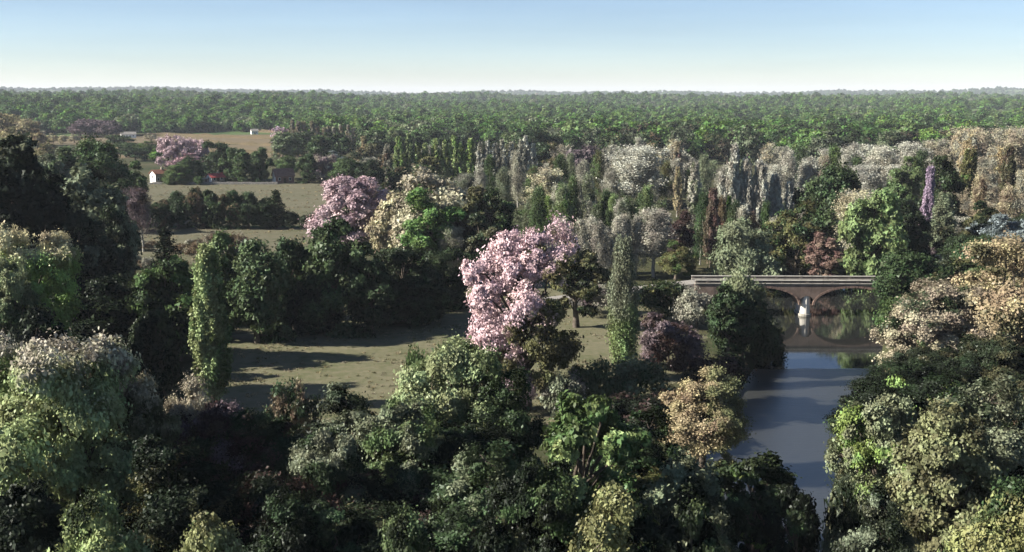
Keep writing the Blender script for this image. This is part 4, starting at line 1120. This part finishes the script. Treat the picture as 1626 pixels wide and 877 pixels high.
def roof_gable(L, Wd, h, hr, mat, parent, over=.35, th=.16):
    sl = hr / (Wd / 2); e = over
    roof = None
    V = []
    for sx in (-L / 2 - e, L / 2 + e):
        V += [(sx, -Wd / 2 - e, h - sl * e + .02), (sx, 0, h + hr + .02), (sx, Wd / 2 + e, h - sl * e + .02),
              (sx, Wd / 2 + e, h - sl * e + th + .02), (sx, 0, h + hr + th + .04), (sx, -Wd / 2 - e, h - sl * e + th + .02)]
    Fq = [(0, 1, 4, 5), (1, 2, 3, 4), (11, 10, 7, 6), (10, 9, 8, 7), (5, 4, 10, 11), (4, 3, 9, 10), (1, 0, 6, 7), (2, 1, 7, 8), (0, 5, 11, 6), (3, 2, 8, 9)]
    roof = obj('roof', mesh_from('roof', V, Fq, mat), parent)
    # rolls of tile down each slope
    me = None; n = int((L + 2 * e) / .55)
    for k in range(n + 1):
        x = -L / 2 - e + .05 + k * (L + 2 * e - .1) / n
        for s in (-1, 1):
            a = np.array([x, s * (Wd / 2 + e), h - sl * e + th + .05]); b2 = np.array([x, 0, h + hr + th + .07])
            if me is None:
                tb = Tubes(); tb.add([(0, -(Wd / 2 + e), h - sl * e + th + .03), (0, -.02, h + hr + th + .05)], [.09, .09], 6); me = tb.mesh('tile_course'); me.materials.append(mat)
            o = obj('tile_course', me, roof, (x, 0, 0))
            if s > 0: o.rotation_euler = (0, 0, pi)
    return roof
def window(parent, x, y, z, w, h, nx, frame=WHITE):
    """nx: 'y-' on a long wall facing -y, 'x-' on the gable facing -x"""
    if nx == 'y-':
        wd = boxm('window', x - w / 2, x + w / 2, y - .05, y + .02, z, z + h, frame, parent, .01)
        boxm('pane', x - w / 2 + .09, x + w / 2 - .09, y - .07, y - .052, z + .09, z + h - .09, GLASS, wd, 0)
    else:
        wd = boxm('window', y - .05, y + .02, x - w / 2, x + w / 2, z, z + h, frame, parent, .01)
        boxm('pane', y - .07, y - .052, x - w / 2 + .09, x + w / 2 - .09, z + .09, z + h - .09, GLASS, wd, 0)
def gable_house(name, label, cat, u, vb, L, Wd, h, hr, rz, wallm, longm, roofm, chim=True):
    x, y = ground(u, vb)
    root = empty(name, (x, y, tz(x, y)), rz)
    tag(root, label, cat)
    prism_gable('wall', L, Wd, h, hr, wallm, root)
    boxm('front_wall', -L / 2 + .02, L / 2 - .02, -Wd / 2 - .06, -Wd / 2 - .003, 0, h - .02, longm, root, 0)  # house and cottage: darker panel, shade of the front put into its colour
    r = roof_gable(L, Wd, h, hr, roofm, root)
    if chim:
        c = boxm('chimney', L * .18, L * .18 + .7, -.35, .35, h + hr * .5, h + hr + 1.1, DIRT_SHADE, r, .03)
    window(root, -L * .28, -Wd / 2 - .06, 1.1, .9, 1.2, 'y-'); window(root, L * .28, -Wd / 2 - .06, 1.1, .9, 1.2, 'y-')
    d = boxm('door', -.5, .5, -Wd / 2 - .13, -Wd / 2 - .062, 0, 2.1, WOOD, root, .01)
    boxm('handle', .3, .38, -Wd / 2 - .17, -Wd / 2 - .131, 1.0, 1.12, PALE, d, 0)
    window(root, 0, -L / 2, h * .55, .8, 1.0, 'x-', DIRT_SHADE)
    return root
gable_house('house', 'small house with white gable and brown roof beside the tan field', 'house', 253, 291, 5.4, 4.4, 3.8, 1.3, radians(46), WHITE, DIRT_SHADE, TILE)
gable_house('cottage', 'low cottage with bright red roof between the dark trees', 'cottage', 342, 290, 5.6, 4.6, 2.2, 1.3, radians(44), WHITE, DIRT_SHADE, REDT)
gable_house('barn', 'long brown roofed barn with white gable end', 'barn', 450, 290.5, 7.4, 5.4, 2.9, 2.6, radians(25), WHITE, BARNT, BARNT, False)
x, y = ground(327, 290.5)
sh = empty('shed', (x, y, GZ), radians(20)); tag(sh, 'small pale lean-to shed beside the red roofed cottage', 'shed')
boxm('wall', -1.4, 1.4, -1, 1, -.2, 1.6, DIRT_SHADE, sh, .02)
rf = prism_xz('roof', [(-1.6, 1.62), (1.6, 1.95), (1.6, 2.07), (-1.6, 1.74)], -1.2, 1.2, PALE, sh)
boxm('door', -.4, .4, -1.06, -1.003, 0, 1.45, WOOD, sh, .01)
# low dry wall in front of the houses
gw = empty('garden_wall', (*ground(350, 293), GZ)); tag(gw, 'low grey garden wall running in front of the houses', 'wall')
x0, x1 = ground(236, 293)[0] - ground(350, 293)[0], ground(440, 293)[0] - ground(350, 293)[0]
k = x0; rg = random.Random(2); DRY = plainmat('dry_stone', (.18, .165, .14), (.30, .28, .25), 2, .95, .5)
while k < x1:
    w = rg.uniform(1.0, 1.7); boxm('stone', k, k + w - .03, -.25 - rg.uniform(0, .05), .25, -.2, rg.uniform(.75, 1.0), DRY, gw, .04); k += w
for (u, vb, L, Wd, h, hr, rz, lab, wm) in ((207, 219, 9, 6, 3, 1.8, .3, 'pale farmhouse with a greyish roof on the terraced slope', WHITE), (197, 218.5, 5, 4, 2.4, 1.4, .5, 'low pale outbuilding next to the slope farmhouse', WHITE),
                               (404, 213.5, 6, 5, 3, 1.6, .4, 'little white house at the hem of the hill forest', WHITE)):
    gable_house('farmhouse', lab, 'house', u, vb, L, Wd, h, hr, rz, wm, wm, DRY, False)
# water tower on the skyline
a = radians(math.degrees(math.atan((852 - PW / 2) / F))); r = 5200
x, y = r * sin(a), r * cos(a); z = tz(x, y)
wt = empty('tower', (x, y, z)); tag(wt, 'tiny thin tower rising over the wooded skyline', 'tower')
boxm('shaft', -5, 5, -5, 5, -2, 34, DIRT_SHADE, wt, .3); boxm('cap', -7, 7, -7, 7, 34.01, 42, DIRT_SHADE, wt, .4)

# ------------------------------------------------------------------ haze: even air around everything, the sky outside
m = bpy.data.materials.new('haze_air'); m.use_nodes = True
nt = m.node_tree; nt.nodes.clear()
mo = nt.nodes.new('ShaderNodeOutputMaterial'); pv = nt.nodes.new('ShaderNodeVolumePrincipled')
pv.inputs['Color'].default_value = (.86, .91, 1.0, 1); pv.inputs['Density'].default_value = 6.0e-5; pv.inputs['Anisotropy'].default_value = 0.0
nt.links.new(pv.outputs[0], mo.inputs['Volume'])
hz = obj('haze', None) if False else None
R_, zb_, zt_ = 16500, -3.0, 170.0
V = [(-R_, -R_, zb_), (R_, -R_, zb_), (R_, R_, zb_), (-R_, R_, zb_), (-R_, -R_, zt_), (R_, -R_, zt_), (R_, R_, zt_), (-R_, R_, zt_)]
Fq = [(3, 2, 1, 0), (4, 5, 6, 7), (0, 1, 5, 4), (1, 2, 6, 5), (2, 3, 7, 6), (3, 0, 4, 7)]
tag(obj('haze', mesh_from('haze', V, Fq, m)), 'thin pale blue haze hanging over the whole valley', 'haze', kind='stuff')
